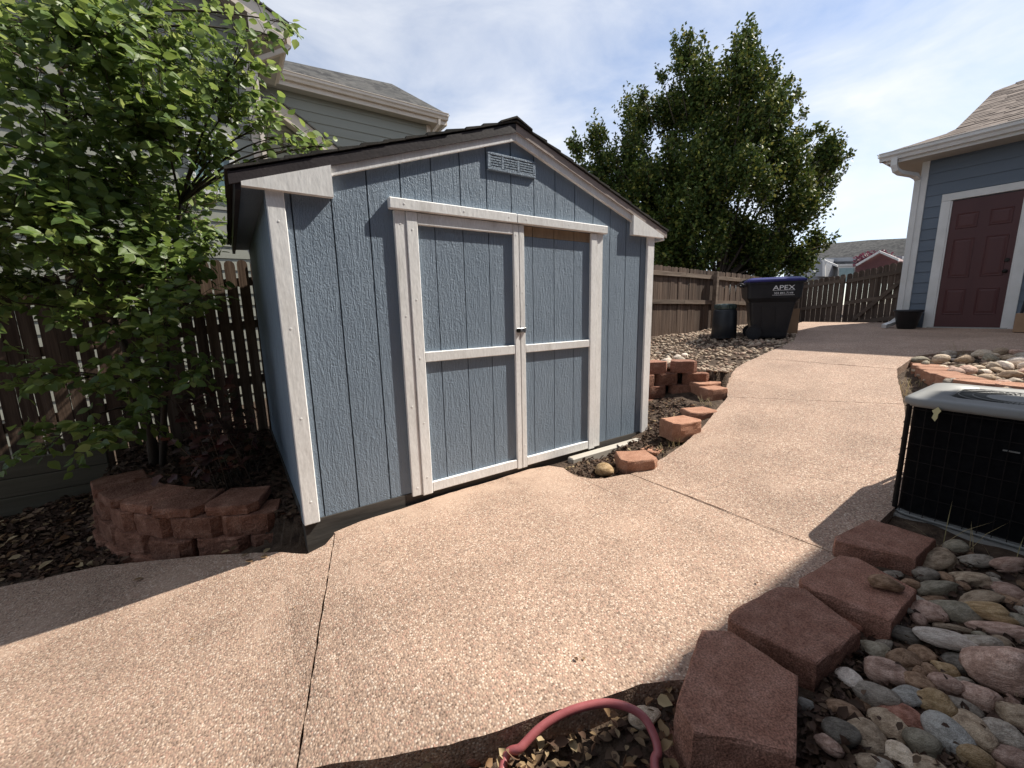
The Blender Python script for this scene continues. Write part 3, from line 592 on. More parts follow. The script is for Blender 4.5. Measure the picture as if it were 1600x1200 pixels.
# ================================================================== GARAGE
GW = 9.83; GZ = .79
gar = thing('garage', (12, -3, .7), 'blue lap-sided garage with white trim and brown shingle roof', 'garage')
cY = float(onX(1424, 290, GW)[1]); cY = -.235
EZ = 3.56
MB().box((GW+.03, -7, .4), (16, cY-.02, EZ)).build('wall_core', 'gblue', gar)
def lap_x(parent, X, y0, y1, z0, exp, m, zmax=None):                 # one lapped board on a wall facing -X
    z1 = z0+exp+.02; z1 = min(z1, zmax) if zmax else z1
    MB().hexa([(X-.018, y0, z0), (X+.032, y0, z0), (X+.032, y1, z0), (X-.018, y1, z0), (X-.004, y0, z1), (X+.032, y0, z1), (X+.032, y1, z1), (X-.004, y1, z1)]).build('siding_board', m, parent)
dY0, dY1 = -.655, -1.445; dz0, dz1 = .80, 2.835
k = 0; z = .66
while z < EZ-.05:
    if z < dz1+.10:
        lap_x(gar, GW, dY0+.10, cY-.09, z, .178, 'gblue'); lap_x(gar, GW, -7, dY1-.10, z, .178, 'gblue')
    if z > dz1-.1: lap_x(gar, GW, -7, cY-.09, max(z, dz1+.02), .178, 'gblue', EZ) if z >= dz1+.10 else lap_x(gar, GW, dY1-.10, dY0+.10, dz1+.02, z+.178-dz1-.02, 'gblue')
    z += .178
MB().cbox((GW-.035, cY-.095, .66), (GW+.03, cY, EZ), .004).build('corner_trim', 'trim', gar)
MB().cbox((GW+.0305, cY-.02, .66), (GW+.12, cY+.012, EZ), .004).build('corner_trim', 'trim', gar)
# door
for a, b in ((dY0, dY0+.115), (dY1-.115, dY1)): MB().cbox((GW-.04, a, .74), (GW+.03, b, dz1+.012), .004).build('door_casing', 'trim', gar)
MB().cbox((GW-.041, dY1-.115, dz1+.0125), (GW+.03, dY0+.115, dz1+.125), .004).build('door_casing', 'trim', gar)
for a, b in ((dY0-.018, dY0-.0005), (dY1+.0005, dY1+.018)): MB().box((GW-.030, a, .79), (GW+.03, b, dz1)).build('door_stop', 'trim', gar)
MB().cbox((GW-.06, dY1-.06, .765), (GW+.03, dY0+.06, .79), .004).build('threshold', 'pad', gar)
drg = MB().box((GW-.012, dY1+.019, .793), (GW+.02, dY0-.019, dz1-.002)).build('door', 'door_red', gar)
pw = .245
for yc in (dY0-.215, dY1+.215):
    for za, zb in ((1.0, 1.42), (1.60, 2.22), (2.38, 2.62)):
        m = MB(); x = GW-.012
        o = [(x, yc-pw/2, za), (x, yc+pw/2, za), (x, yc+pw/2, zb), (x, yc-pw/2, zb)]
        for i in range(4):
            p, q = np.array(o[i]), np.array(o[(i+1) % 4]); cen = np.array([x, yc, (za+zb)/2]); f = lambda p, d, hx: tuple(np.array([x-hx, p[1]+np.sign(cen[1]-p[1])*d, p[2]+np.sign(cen[2]-p[2])*d]))
            m.poly([f(p, 0, 0.0005), f(q, 0, .0005), f(q, .010, .009), f(p, .010, .009)]); m.poly([f(p, .010, .009), f(q, .010, .009), f(q, .022, .003), f(p, .022, .003)]); m.poly([f(p, .022, .003), f(q, .022, .003), f(q, .05, .0085), f(p, .05, .0085)])
        m.poly([f(np.array(p), .05, .0085) for p in o]); m.build('panel', 'door_red', drg)
MB().tube([(GW-.012, dY1+.075, 1.66), (GW-.05, dY1+.075, 1.66), (GW-.055, dY1+.075, 1.66), (GW-.075, dY1+.075, 1.66), (GW-.08, dY1+.075, 1.66)], [.03, .012, .027, .027, .012], 14).build('knob', 'metal_dark', drg)
MB().tube([(GW-.012, dY1+.075, 1.83), (GW-.035, dY1+.075, 1.83)], [.03, .026], 14).build('deadbolt', 'metal_dark', drg)
# eave, gutter, roof
EX = GW-.42; gy1 = float(onX(1374, 247, EX-.1)[1])
MB().box((EX+.002, -7, EZ-.012), (GW+.03, gy1-.1, EZ)).build('soffit', 'soffit', gar)
MB().box((GW+.031, cY-.02, EZ-.012), (16, gy1-.1, EZ-.001)).build('soffit', 'soffit', gar)
MB().cbox((EX-.02, -7, EZ-.02), (EX+.0015, gy1-.1, EZ+.17), .003).build('fascia', 'trim', gar)
MB().cbox((EX-.02, gy1-.0995, EZ-.02), (16, gy1-.078, EZ+.17), .003).build('fascia', 'trim', gar)
gp = [(0, .03), (-.055, .03), (-.07, .075), (-.10, .10), (-.10, .15), (-.113, .15), (-.113, .158), (-.09, .158), (-.09, .105), (-.06, .08), (-.05, .04), (0, .04)]
MB().prism([(EX-.021+a, -7, EZ+b) for a, b in gp], (0, 7+gy1, 0)).build('gutter', 'trim', gar)
MB().prism([(EX-.10, gy1-.077-a, EZ+b) for a, b in gp], (16-EX, 0, 0)).build('gutter', 'trim', gar)
sl = .46; nrm = (-sl, 0, 1); e0 = (EX-.05, 0, EZ+.165)
A_ = np.array([EX-.05, gy1-.01, EZ+.165]); B_ = onplane(1490, 205, e0, nrm); C_ = onplane(1553, 143, e0, nrm); D_ = onplane(1640, 110, e0, nrm)
roofp = [A_, B_, C_, D_, np.array([D_[0]+.5, -7, D_[2]+.5*sl]), np.array([EX-.05, -7, EZ+.165])]
rf = MB().prism([tuple(p) for p in roofp], (0, 0, -.02))
rf.poly([A_, (16, A_[1], A_[2]), (16, B_[1], B_[2]), B_]); rf.poly([B_, (16, B_[1], B_[2]), (16, C_[1], C_[2]), C_]); rf.poly([C_, (16, C_[1], C_[2]), (16, D_[1], D_[2]), D_])
rf = rf.build('roof', 'shingle_brown', gar)
bY = lambda u: float(np.interp(u, [A_[0], B_[0], C_[0], D_[0]], [A_[1], B_[1], C_[1], D_[1]])) # verge of the roof along the slope
kx = A_[0]-.015; kk = 0
while kx < D_[0]:
    x0, x1 = kx, min(D_[0], kx+.15); zf = lambda x: A_[2]+(x-A_[0])*sl
    m = MB(); yy = bY(x0)-.01; t = 0
    while yy > -4.2:
        wd = random.uniform(.14, .34); h = random.choice((.006, .012, .016)); y2 = yy-wd
        ya, yb = min(yy, bY(x1)), y2
        if ya > yb+.02: m.hexa([(x0, yy, zf(x0)), (x0, yb, zf(x0)), (x1, yb, zf(x1)), (x1, ya, zf(x1)), (x0, yy, zf(x0)+h), (x0, yb, zf(x0)+h), (x1, yb, zf(x1)+.004), (x1, ya, zf(x1)+.004)])
        yy = y2-.002
    if m.f: m.build('shingle_course', 'shingle_brown', rf)
    kx += .13
dsy = cY+.03; dsx = GW-.02
ds = MB()
def rtube(m, path, w=.055, d=.08):
    path = [np.array(p, float) for p in path]; i0 = len(m.v)
    for k, p in enumerate(path):
        t = path[min(k+1, len(path)-1)]-path[max(0, k-1)]; t /= np.linalg.norm(t); s = np.array([0, 1., 0]) if abs(t[1]) < .8 else np.array([1., 0, 0]); s = s-t*(s@t); s /= np.linalg.norm(s); q = np.cross(t, s)
        for a, b in ((-1, -1), (1, -1), (1, 1), (-1, 1)): m.v.append(tuple(p+s*a*d/2+q*b*w/2))
    for k in range(len(path)-1):
        for j in range(4): m.f.append((i0+k*4+j, i0+k*4+(j+1) % 4, i0+k*4+4+(j+1) % 4, i0+k*4+4+j))
    m.f.append((i0+3, i0+2, i0+1, i0)); e = i0+4*(len(path)-1); m.f.append((e, e+1, e+2, e+3)); return m
rtube(ds, [(EX-.06, gy1-.2, EZ+.06), (EX-.06, gy1-.2, EZ-.06), (EX-.03, gy1-.22, EZ-.14), (EX+.05, gy1-.26, EZ-.18), (dsx-.10, dsy+.02, EZ-.22), (dsx-.01, dsy, EZ-.28), (dsx, dsy, EZ-.38), (dsx, dsy, 1.02), (dsx-.02, dsy, .93), (dsx-.10, dsy+.05, .85), (dsx-.28, dsy+.12, .80)], .06, .08)
ds.build('downspout', 'trim', gar)
# things by the garage door
pt = onX(1413, 505, GW-.30)
MB().lathe([(.115, 0), (.125, .01), (.185, .285), (.20, .29), (.20, .325), (.185, .325), (.18, .29), (.12, .03)], (GW-.26, -.38, Pz(GW-.26)-.002), 28).build('planter_pot', 'black_plastic', None, True, label='empty black plastic planter pot beside the maroon garage door', cat='pot')
bx = thing('cardboard_box', (GW-.45, -1.93, Pz(9.4)), 'brown cardboard box by the right side of the maroon door', 'box')
MB().cbox((GW-.65, -2.25, Pz(9.4)), (GW-.2, -1.62, Pz(9.4)+.27), .006).build('carton', 'card', bx)
MB().box((GW-.652, -1.98, Pz(9.4)+.01), (GW-.6505, -1.92, Pz(9.4)+.268)).build('tape', 'soffit', bx)
ch = MB(); zc = Pz(9.4)+.27
ch.tube([(GW-.5, -1.66, zc), (GW-.42, -1.68, zc+.42), (GW-.42, -2.1, zc+.42), (GW-.5, -2.12, zc)], .016, 8); ch.box((GW-.47, -2.08, zc+.12), (GW-.44, -1.70, zc+.40)); ch.box((GW-.6, -2.08, zc), (GW-.3, -1.70, zc+.06))
ch.build('folding_seat', 'black_plastic', None, label='black folded seat resting on the cardboard box', cat='seat')

# ================================================================== NEIGHBOUR'S HOUSE
hs = thing('neighbor_house', (-1, 8, -.4), 'two-storey sage grey neighbouring house with cream trim behind the tree', 'house')
def lap_y(parent, Y, x0, x1, z0, exp, m, clip=None):                 # board on a wall facing -Y; clip(z) -> x limit
    z1 = z0+exp+.018; xa = x1 if clip is None else min(x1, clip(z0)); xb = x1 if clip is None else min(x1, clip(z1))
    if xb < x0+.05: return
    MB().hexa([(x0, Y-.020, z0), (xa, Y-.020, z0), (xa, Y+.03, z0), (x0, Y+.03, z0), (x0, Y-.004, z1), (xb, Y-.004, z1), (xb, Y+.03, z1), (x0, Y+.03, z1)]).build('siding_board', m, parent)
H1 = 5.5; HX = .455
rk0 = (.93, 5.44); rks = .43                                         # rake: eave tip, slope
MB().prism([(-7, H1+.031, -.6), (HX, H1+.031, -.6), (HX, H1+.031, 5.45), (-3.2, H1+.031, 5.45+rks*3.6), (-7, H1+.031, 5.45)], (0, 6, 0)).build('wall_core', 'tan', hs)
z = -.4
while z < 6.9:
    lap_y(hs, H1, -7, HX-.085, z, .18, 'tan', lambda zz: .85-(zz-5.36)/rks if zz > 5.2 else 9); z += .18
MB().cbox((HX-.085, H1-.034, -.4), (HX+.012, H1+.02, 5.5), .004).build('corner_trim', 'cream', hs)
def rakeboard(parent, Y, p0, p1, h, th, name, m): MB().prism([(p0[0], Y, p0[1]), (p1[0], Y, p1[1]), (p1[0], Y, p1[1]-h), (p0[0], Y, p0[1]-h)], (0, th, 0)).build(name, m, parent)
RY = H1-.38
rl = (-3.2, rk0[1]+rks*(rk0[0]+3.2))
rakeboard(hs, RY, (rk0[0], rk0[1]+.10), (rl[0], rl[1]+.10), .22, .03, 'rake_board', 'cream')
MB().prism([(rk0[0]-.02, RY+.031, rk0[1]-.10), (rl[0], RY+.031, rl[1]-.10), (rl[0], RY+.031, rl[1]-.08), (rk0[0]-.02, RY+.031, rk0[1]-.08)], (0, .37, 0)).build('soffit', 'soffit', hs)
H2 = 6.62
MB().prism([(rk0[0]+.08, RY-.03, rk0[1]+.10), (rl[0], RY-.03, rl[1]+.135), (rl[0], RY-.03, rl[1]+.11), (rk0[0]+.08, RY-.03, rk0[1]+.075)], (0, 6.2, 0)).build('roof', 'shingle_grey', hs)
MB().prism([(rl[0], RY-.03, rl[1]+.135), (-7.6, RY-.03, 5.5), (-7.6, RY-.03, 5.47), (rl[0], RY-.03, rl[1]+.11)], (0, 6.2, 0)).build('roof', 'shingle_grey', hs)
# eave running back with its soffit, fascia and gutter
MB().box((HX+.02, RY, 5.30), (rk0[0]-.02, H2, 5.315)).build('soffit', 'soffit', hs)
MB().prism([(HX+.02, RY+.001, 5.316), (rk0[0]-.02, RY+.001, 5.316), (rk0[0]-.02, RY+.001, rk0[1]), (HX+.02, RY+.001, rk0[1]+rks*.42)], (0, .028, 0)).build('eave_return', 'soffit', hs)
MB().cbox((rk0[0]-.02, RY+.03, 5.29), (rk0[0]+.005, H2, 5.50), .003).build('fascia', 'cream', hs)
MB().prism([(rk0[0]+.006-a*.9, RY+.02, 5.33+b) for a, b in gp], (0, H2-RY, 0)).build('gutter', 'cream', hs)
d2 = MB(); rtube(d2, [(rk0[0]+.06, RY+.06, 5.36), (rk0[0]+.06, RY+.06, 5.26), (rk0[0]-.02, RY+.08, 5.18), (HX+.10, H1-.06, 5.06), (HX+.06, H1-.07, 4.98), (HX+.05, H1-.07, -.3)], .06, .08); d2.build('downspout', 'cream', hs)
# lower rear gable, its rake falling to the right
q0, q1 = onY(429, 158, H2-.3), onY(560, 262, H2-.3)
MB().prism([(.40, H2, -.6), (3.4, H2, -.6), (3.4, H2, 3.1), (.40, H2, 5.25)], (0, 3, 0)).build('wall_core', 'tan', hs)
z = 2.2; s2 = (q0[2]-q1[2])/(q1[0]-q0[0])
while z < 5.1: lap_y(hs, H2-.03, HX+.02, 3.3, z, .18, 'tan', lambda zz: q0[0]+(q0[2]-.2-zz)/s2); z += .18
rakeboard(hs, H2-.33, (q0[0]-.05, q0[2]+.07), (q1[0]+.5, q1[2]-.5*s2+.04), .23, .03, 'rake_board', 'cream')
MB().prism([(q0[0]-.05, H2-.30, q0[2]-.12), (q1[0]+.5, H2-.30, q1[2]-.5*s2-.12), (q1[0]+.5, H2-.30, q1[2]-.5*s2-.10), (q0[0]-.05, H2-.30, q0[2]-.10)], (0, .27, 0)).build('soffit', 'soffit', hs)
MB().prism([(q0[0]-.05, H2-.36, q0[2]+.10), (q1[0]+.5, H2-.36, q1[2]-.5*s2+.07), (q1[0]+.5, H2-.36, q1[2]-.5*s2+.045), (q0[0]-.05, H2-.36, q0[2]+.075)], (0, .75, 0)).build('roof', 'shingle_grey', hs)
# right wing with hipped roof
H3 = 7.2; WE = H3-.24
g0, g1 = onY(430, 112, WE), onY(697, 181, WE); ez = (g0[2]+g1[2])/2-.13; wx1 = float(onY(671, 200, H3)[0])
MB().box((.5, H3+.031, -.5), (wx1, 13, ez-.05)).build('wall_core', 'tan', hs)
z = ez-.16-.18*14
while z < ez-.17: lap_y(hs, H3, .5, wx1-.085, z, .18, 'tan'); z += .18
lap_y(hs, H3, .5, wx1-.085, z, ez-.06-z, 'tan')
MB().cbox((wx1-.085, H3-.034, ez-3), (wx1+.012, H3+.02, ez-.06), .004).build('corner_trim', 'cream', hs)
MB().box((.5, WE+.02, ez-.055), (g1[0]-.02, H3+.03, ez-.04)).build('soffit', 'soffit', hs)
MB().box((wx1+.013, H3+.031, ez-.055), (g1[0]-.02, 13, ez-.041)).build('soffit', 'soffit', hs)
MB().cbox((.5, WE, ez-.07), (g1[0], WE+.019, ez+.13), .003).build('fascia', 'cream', hs)
MB().prism([(.5, WE-.001+a, ez-.01+b) for a, b in gp], (g1[0]+.02-.5, 0, 0)).build('gutter', 'cream', hs)
MB().cbox((g1[0], WE+.0, ez-.07), (g1[0]+.02, 13, ez+.13), .003).build('fascia', 'cream', hs)
d3 = MB(); rtube(d3, [(wx1+.12, WE-.05, ez), (wx1+.12, WE-.04, ez-.1), (wx1+.05, WE+.1, ez-.2), (wx1-.02, H3-.10, ez-.34), (wx1-.03, H3-.08, ez-.45), (wx1-.03, H3-.08, 1)], .05, .07); d3.build('downspout', 'cream', hs)
ws = .74; wn_ = (0, -ws, 1); w0 = (0, WE-.06, ez+.14)
r1, r2 = onplane(612, 131, w0, wn_), onplane(440, 93, w0, wn_); rr = onplane(650, 158, w0, wn_)
MB().prism([(g1[0]+.06, WE-.06, ez+.14), tuple(r1), tuple(r2), (.2, r2[1], r2[2]), (.2, WE-.06, ez+.14)], (0, 0, -.02)).build('roof', 'shingle_grey', hs)
# window glimpsed through the leaves
def window(parent, Y, x0, x1, z0, z1, fm, nm='window', mull=True):
    f = MB(); t = .07
    for a, b, c, d in ((x0-t, x1+t, z1, z1+t), (x0-t, x1+t, z0-t, z0)): f.cbox((a, Y-.045, c), (b, Y-.0, d), .004)
    for a, b in ((x0-t, x0), (x1, x1+t)): f.cbox((a, Y-.044, z0), (b, Y, z1), .004)
    if mull: f.cbox(((x0+x1)/2-.02, Y-.04, z0), ((x0+x1)/2+.02, Y, z1), .003)
    f = f.build(nm, fm, parent); MB().box((x0, Y-.022, z0), (x1, Y-.019, z1)).build('pane', 'glass', f); return f
wa, wb = onY(296, 205, H1-.03), onY(360, 268, H1-.03)
window(hs, H1-.01, float(wa[0]), float(wb[0]), float(wb[2])-.3, float(wb[2])+.45, 'trim')

# ================================================================== OWNER'S HOUSE (behind the camera; its eave shades the foreground bed)
oh = thing('owner_house', (0, -7, -.3), 'blue two-storey house on the near side of the walkway', 'house')
OEZ, OEY = 5.45, -3.24; OX1 = 7.5
MB().box((-9, -12, -.6), (OX1-.4, -3.63, OEZ)).build('wall_core', 'gblue', oh)
z = -.3
while z < OEZ-.2:
    MB().hexa([(-9, -3.60, z), (OX1-.4, -3.60, z), (OX1-.4, -3.64, z), (-9, -3.64, z), (-9, -3.615, z+.19), (OX1-.4, -3.615, z+.19), (OX1-.4, -3.64, z+.19), (-9, -3.64, z+.19)]).build('siding_board', 'gblue', oh); z += .178
MB().box((-9.4, OEY-.42, OEZ), (OX1, OEY, OEZ+.02)).build('soffit', 'soffit', oh); MB().cbox((-9.4, OEY, OEZ-.02), (OX1, OEY+.025, OEZ+.18), .004).build('fascia', 'trim', oh)
MB().prism([(-9.4, OEY+.05, OEZ+.18), (-9.4, -7.8, OEZ+2.3), (-9.4, -12.4, OEZ+.18), (-9.4, -12.4, OEZ+.12), (-9.4, -7.8, OEZ+2.24), (-9.4, OEY+.05, OEZ+.12)], (OX1+9.4, 0, 0)).build('roof', 'shingle_brown', oh)

# ================================================================== FAR HOUSE beyond the gate
fh = thing('far_house', (38, 4, 0), 'distant grey house with white trimmed gables above the gate', 'house')
FX = 36.
def fp(x, y, dx=0): p = onX(x, y, FX+dx); return (p[0], p[1], p[2])
def fpoly(name, m, pts, dx=0, th=.15): MB().prism([fp(x, y, dx) for x, y in pts], (th, 0, 0)).build(name, m, fh)
fpoly('wall', 'greywall', [(1225, 440), (1225, 405), (1410, 400), (1410, 440)], .4, 8)
# main roof slope (rises away from the yard)
ra, rb, rc, rd = fp(1262, 414), fp(1420, 412), onplane(1420, 372, fp(1300, 413), (-.5, 0, 1)), onplane(1290, 381, fp(1300, 413), (-.5, 0, 1))
rm = onplane(1358, 375, fp(1300, 413), (-.5, 0, 1))
MB().prism([ra, rb, tuple(rc), tuple(rm+np.array([.3, 0, -.25])), tuple(rm), tuple(rd)], (0, 0, -.15)).build('roof', 'shingle_grey', fh)
fpoly('wall', 'greywall', [(1262, 432), (1262, 415), (1275, 408), (1290, 404), (1290, 432)], -1.2, 1.5)
fpoly('gable_trim', 'trim', [(1283, 404), (1308, 414), (1308, 417), (1284, 408.5)], -1.4)
fpoly('gable_trim', 'trim', [(1285, 432), (1285, 404), (1289, 405), (1289, 432)], -1.45)
fpoly('wall', 'redwall', [(1337, 432), (1337, 414), (1374, 394), (1403, 407), (1403, 432)], -2.0, 2)
fpoly('gable_trim', 'trim', [(1337, 413), (1374, 391.5), (1374, 395), (1338, 416)], -2.3); fpoly('gable_trim', 'trim', [(1374.2, 391.5), (1404, 404), (1404, 408), (1374.2, 395)], -2.3)
fpoly('eave_trim', 'trim', [(1306, 413), (1340, 412), (1340, 415), (1306, 416)], -.3)
wdw = MB().prism([fp(x, y, -.25) for x, y in ((1309, 416), (1336, 415.5), (1336, 440), (1309, 440))], (.2, 0, 0)).build('window', 'trim', fh)
MB().prism([fp(x, y, -.32) for x, y in ((1311, 419), (1334, 418.5), (1334, 440), (1311, 440))], (.05, 0, 0)).build('pane', 'glass', wdw)
wdw = MB().prism([fp(x, y, .2) for x, y in ((1232, 429), (1262, 427), (1262, 440), (1232, 440))], (.2, 0, 0)).build('window', 'trim', fh)
for a, b in ((1234, 1245), (1248, 1260)): MB().prism([fp(x, y, .1) for x, y in ((a, 431), (b, 430), (b, 440), (a, 440))], (.05, 0, 0)).build('pane', 'glass', wdw)

# ================================================================== BLOCKS
def poly_block(pts, ztop, h, c=.010, rough=.004):
    """block from a plan outline (world xy); chamfered arris, slightly irregular split faces"""
    m = MB(); pts = [np.array(p[:2], float) for p in pts]
    if sum(pts[i][0]*pts[(i+1) % len(pts)][1]-pts[(i+1) % len(pts)][0]*pts[i][1] for i in range(len(pts))) < 0: pts = pts[::-1]
    cen = sum(pts)/len(pts); q = []
    for i in range(len(pts)):
        a, b = pts[i], pts[(i+1) % len(pts)]; n = max(1, int(np.linalg.norm(b-a)/.045))
        q += [a+(b-a)*k/n for k in range(n)]
    n = len(q); rings = []
    for z, ins in ((ztop-h, rough*.3), (ztop-h*.82, -rough*.6), (ztop-h*.6, -rough), (ztop-h*.38, -rough*.9), (ztop-h*.2, -rough*.4), (ztop-c, 0.), (ztop-c*.3, c*.4), (ztop, c)):
        rg = []
        for p in q:
            d = cen-p; d = d/(np.linalg.norm(d)+1e-9); rg.append((*(p+d*ins+rng.normal(0, rough*.55, 2)), z+rng.normal(0, .0012)))
        rings.append(rg)
    for rg in rings: m.v += rg
    for k in range(len(rings)-1):
        for i in range(n): m.f.append((k*n+i, k*n+(i+1) % n, (k+1)*n+(i+1) % n, (k+1)*n+i))
    m.f.append(tuple(range(n-1, -1, -1))); m.f.append(tuple(range((len(rings)-1)*n, len(rings)*n)))
    return m
def plan(w, d, taper=.8): return [(-w*.36, 0), (w*.36, 0), (w*.5, d*.2), (w*.5*taper, d), (-w*.5*taper, d), (-w*.5, d*.2)]
def place(pl, x, y, a): c, s = math.cos(a), math.sin(a); return [(x+c*p[0]-s*p[1], y+s*p[0]+c*p[1]) for p in pl]
def crop(pts, x0=1000, y0=780, s=2.667): return [(x0+a/s, y0+b/s) for a, b in pts]
EG = 'red concrete edging blocks along the walkway'
def edging(pxs, zt, h, label, m='block', c=.008, ext=None):
    w = [onZ(x, y, zt)[:2] for x, y in pxs]
    poly_block(w, zt, h, c, .0022).build('edging_block', m, None, label=label, cat='block', group=EG)
edging(crop([(255, 540), (375, 545), (660, 735), (652, 1068), (225, 965), (148, 850)]), .050, .175, 'large red concrete block set nearest the pink hose, raised on a lower block')
edging(crop([(370, 475), (395, 452), (575, 360), (690, 370), (922, 550), (738, 690), (372, 500)]), .030, .13, 'red concrete block between the large raised block and the one holding a stone')
edging(crop([(668, 325), (830, 230), (905, 240), (1155, 375), (1050, 510), (670, 350)]), .035, .13, 'red concrete edging block with a brown stone lying on top')
edging(crop([(812, 155), (960, 80), (1235, 165), (1150, 245), (815, 172)]), .055, .15, 'red concrete edging block next to the air conditioner')
edging([(1052, 1062), (1078, 1050), (1085, 1100), (1085, 1235), (972, 1235), (1003, 1150)], -.125, .08, 'low red block under the large raised block, touching the hose')
edging([(1192, 1202), (1232, 1188), (1262, 1204), (1250, 1250), (1180, 1250)], .0, .12, 'red block corner poking out between leaves and the large raised block')
# blocks on the shed side, in a lighter red
def eb(px, py, zt, w, d, h, ang, label, m='block_tan'):
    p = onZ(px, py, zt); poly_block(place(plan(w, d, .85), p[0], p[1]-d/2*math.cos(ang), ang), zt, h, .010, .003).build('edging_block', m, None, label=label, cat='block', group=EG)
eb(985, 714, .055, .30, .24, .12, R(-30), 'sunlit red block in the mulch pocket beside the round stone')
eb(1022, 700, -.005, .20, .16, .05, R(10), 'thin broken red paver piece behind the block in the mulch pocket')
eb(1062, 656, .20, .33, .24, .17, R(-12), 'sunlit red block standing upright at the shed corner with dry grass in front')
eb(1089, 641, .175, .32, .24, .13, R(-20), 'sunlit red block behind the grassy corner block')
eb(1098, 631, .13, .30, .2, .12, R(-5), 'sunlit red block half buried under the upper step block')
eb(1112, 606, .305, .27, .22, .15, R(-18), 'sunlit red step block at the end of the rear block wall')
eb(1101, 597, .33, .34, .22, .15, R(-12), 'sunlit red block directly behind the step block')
# left curved block wall
lw = thing('block_wall', (-.8, .8, -.3), 'curved low wall of dark red blocks around the tree bed', 'retaining wall')
cur = np.array(resample(WALLC, 200)); seglen = np.linalg.norm(cur[1]-cur[0])
def wall_course(parent, curve, s0, w, d, zt, h, m, n, gap=.006, off=0., jitter=.006):
    dl = np.r_[0, np.cumsum(np.linalg.norm(np.diff(curve, axis=0), axis=1))]
    for k in range(n):
        s = s0+(k+.5)*(w+gap)
        if s > dl[-1]: break
        p = np.array([np.interp(s, dl, curve[:, 0]), np.interp(s, dl, curve[:, 1])]); q = np.array([np.interp(s+.02, dl, curve[:, 0]), np.interp(s+.02, dl, curve[:, 1])]); t = (q-p)/np.linalg.norm(q-p+1e-9)
        ang = math.atan2(t[1], t[0])+math.pi+random.uniform(-.04, .04); nrm = np.array([-math.sin(ang), math.cos(ang)]); p = p+nrm*(off+random.uniform(-jitter, jitter))
        poly_block(place(plan(w, d), p[0], p[1], ang), zt+random.uniform(-.003, .003), h, .007, .0028).build('block', m, parent)
HB = .138
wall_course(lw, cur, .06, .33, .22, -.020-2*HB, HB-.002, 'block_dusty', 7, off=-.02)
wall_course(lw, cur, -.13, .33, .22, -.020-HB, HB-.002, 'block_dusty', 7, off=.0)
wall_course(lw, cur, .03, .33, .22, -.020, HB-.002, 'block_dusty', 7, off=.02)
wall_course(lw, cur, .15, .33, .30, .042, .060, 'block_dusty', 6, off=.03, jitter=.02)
# rear right block wall beside the shed
rw = thing('block_wall', (3.6, .5, 0), 'stacked red block wall holding the gravel behind the shed corner', 'retaining wall')
RWC = np.array(resample([(3.02, .50), (3.9, .50), (4.12, .42), (4.32, .22)], 100))[::-1]
for k, (zt, s0) in enumerate(((.575, .02), (.43, -.12), (.285, .04), (.14, -.10))):
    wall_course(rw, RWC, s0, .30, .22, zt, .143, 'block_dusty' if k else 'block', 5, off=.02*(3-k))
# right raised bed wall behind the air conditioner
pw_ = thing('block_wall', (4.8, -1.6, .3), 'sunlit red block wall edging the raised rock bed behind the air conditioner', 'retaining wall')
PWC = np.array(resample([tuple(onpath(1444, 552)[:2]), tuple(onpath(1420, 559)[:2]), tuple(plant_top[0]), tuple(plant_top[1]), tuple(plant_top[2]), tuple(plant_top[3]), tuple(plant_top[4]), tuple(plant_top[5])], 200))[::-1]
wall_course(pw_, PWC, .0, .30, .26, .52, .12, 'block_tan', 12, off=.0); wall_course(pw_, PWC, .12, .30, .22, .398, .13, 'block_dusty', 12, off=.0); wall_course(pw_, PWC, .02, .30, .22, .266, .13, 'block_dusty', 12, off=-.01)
MB().cbox((2.0, -.10, -.10), (2.95, -.03, -.012), .01).build('sill_board', 'soffit', None, label='pale wooden strip lying in the mulch along the shed base', cat='board')

# ================================================================== AIR CONDITIONER
ax0, ax1, ay0, ay1 = 2.84, 3.60, -2.66, -1.895; acx, acy = (ax0+ax1)/2, (ay0+ay1)/2; AZ = .015
MB().cbox((ax0+.01, ay0+.01, AZ-.12), (ax1+.05, ay1-.005, AZ-.001), .01).build('equipment_pad', 'pad', None, label='grey concrete pad under the air conditioner', cat='pad')
ac = thing('air_conditioner', (acx, acy, AZ), 'black caged air conditioner with light grey top beside the walkway', 'air conditioner')
def rrect(hx, hy, r, n=8):
    o = []
    for cx, cy, a0 in ((hx-r, hy-r, 0), (-hx+r, hy-r, 90), (-hx+r, -hy+r, 180), (hx-r, -hy+r, 270)):
        for k in range(n+1): th = R(a0+90*k/n); o.append((cx+r*math.cos(th), cy+r*math.sin(th)))
    return o
hx, hy = (ax1-ax0)/2, (ay1-ay0)/2
def shell(rings, caps=(True, True)):
    m = MB(); n = len(rings[0][0])
    for lp, z in rings: m.v += [(acx+p[0], acy+p[1], z) for p in lp]
    for k in range(len(rings)-1):
        for i in range(n): m.f.append((k*n+i, k*n+(i+1) % n, (k+1)*n+(i+1) % n, (k+1)*n+i))
    if caps[0]: m.f.append(tuple(range(n-1, -1, -1)))
    if caps[1]: m.f.append(tuple(range((len(rings)-1)*n, len(rings)*n)))
    return m
shell([(rrect(hx, hy, .10), AZ), (rrect(hx+.004, hy+.004, .10), AZ+.014), (rrect(hx-.004, hy-.004, .10), AZ+.018)]).build('base_pan', 'ac_cover', ac, True)
shell([(rrect(hx-.03, hy-.03, .08), AZ+.018), (rrect(hx-.03, hy-.03, .08), AZ+.648)]).build('coil', 'ac_core', ac)
zt = AZ+.685
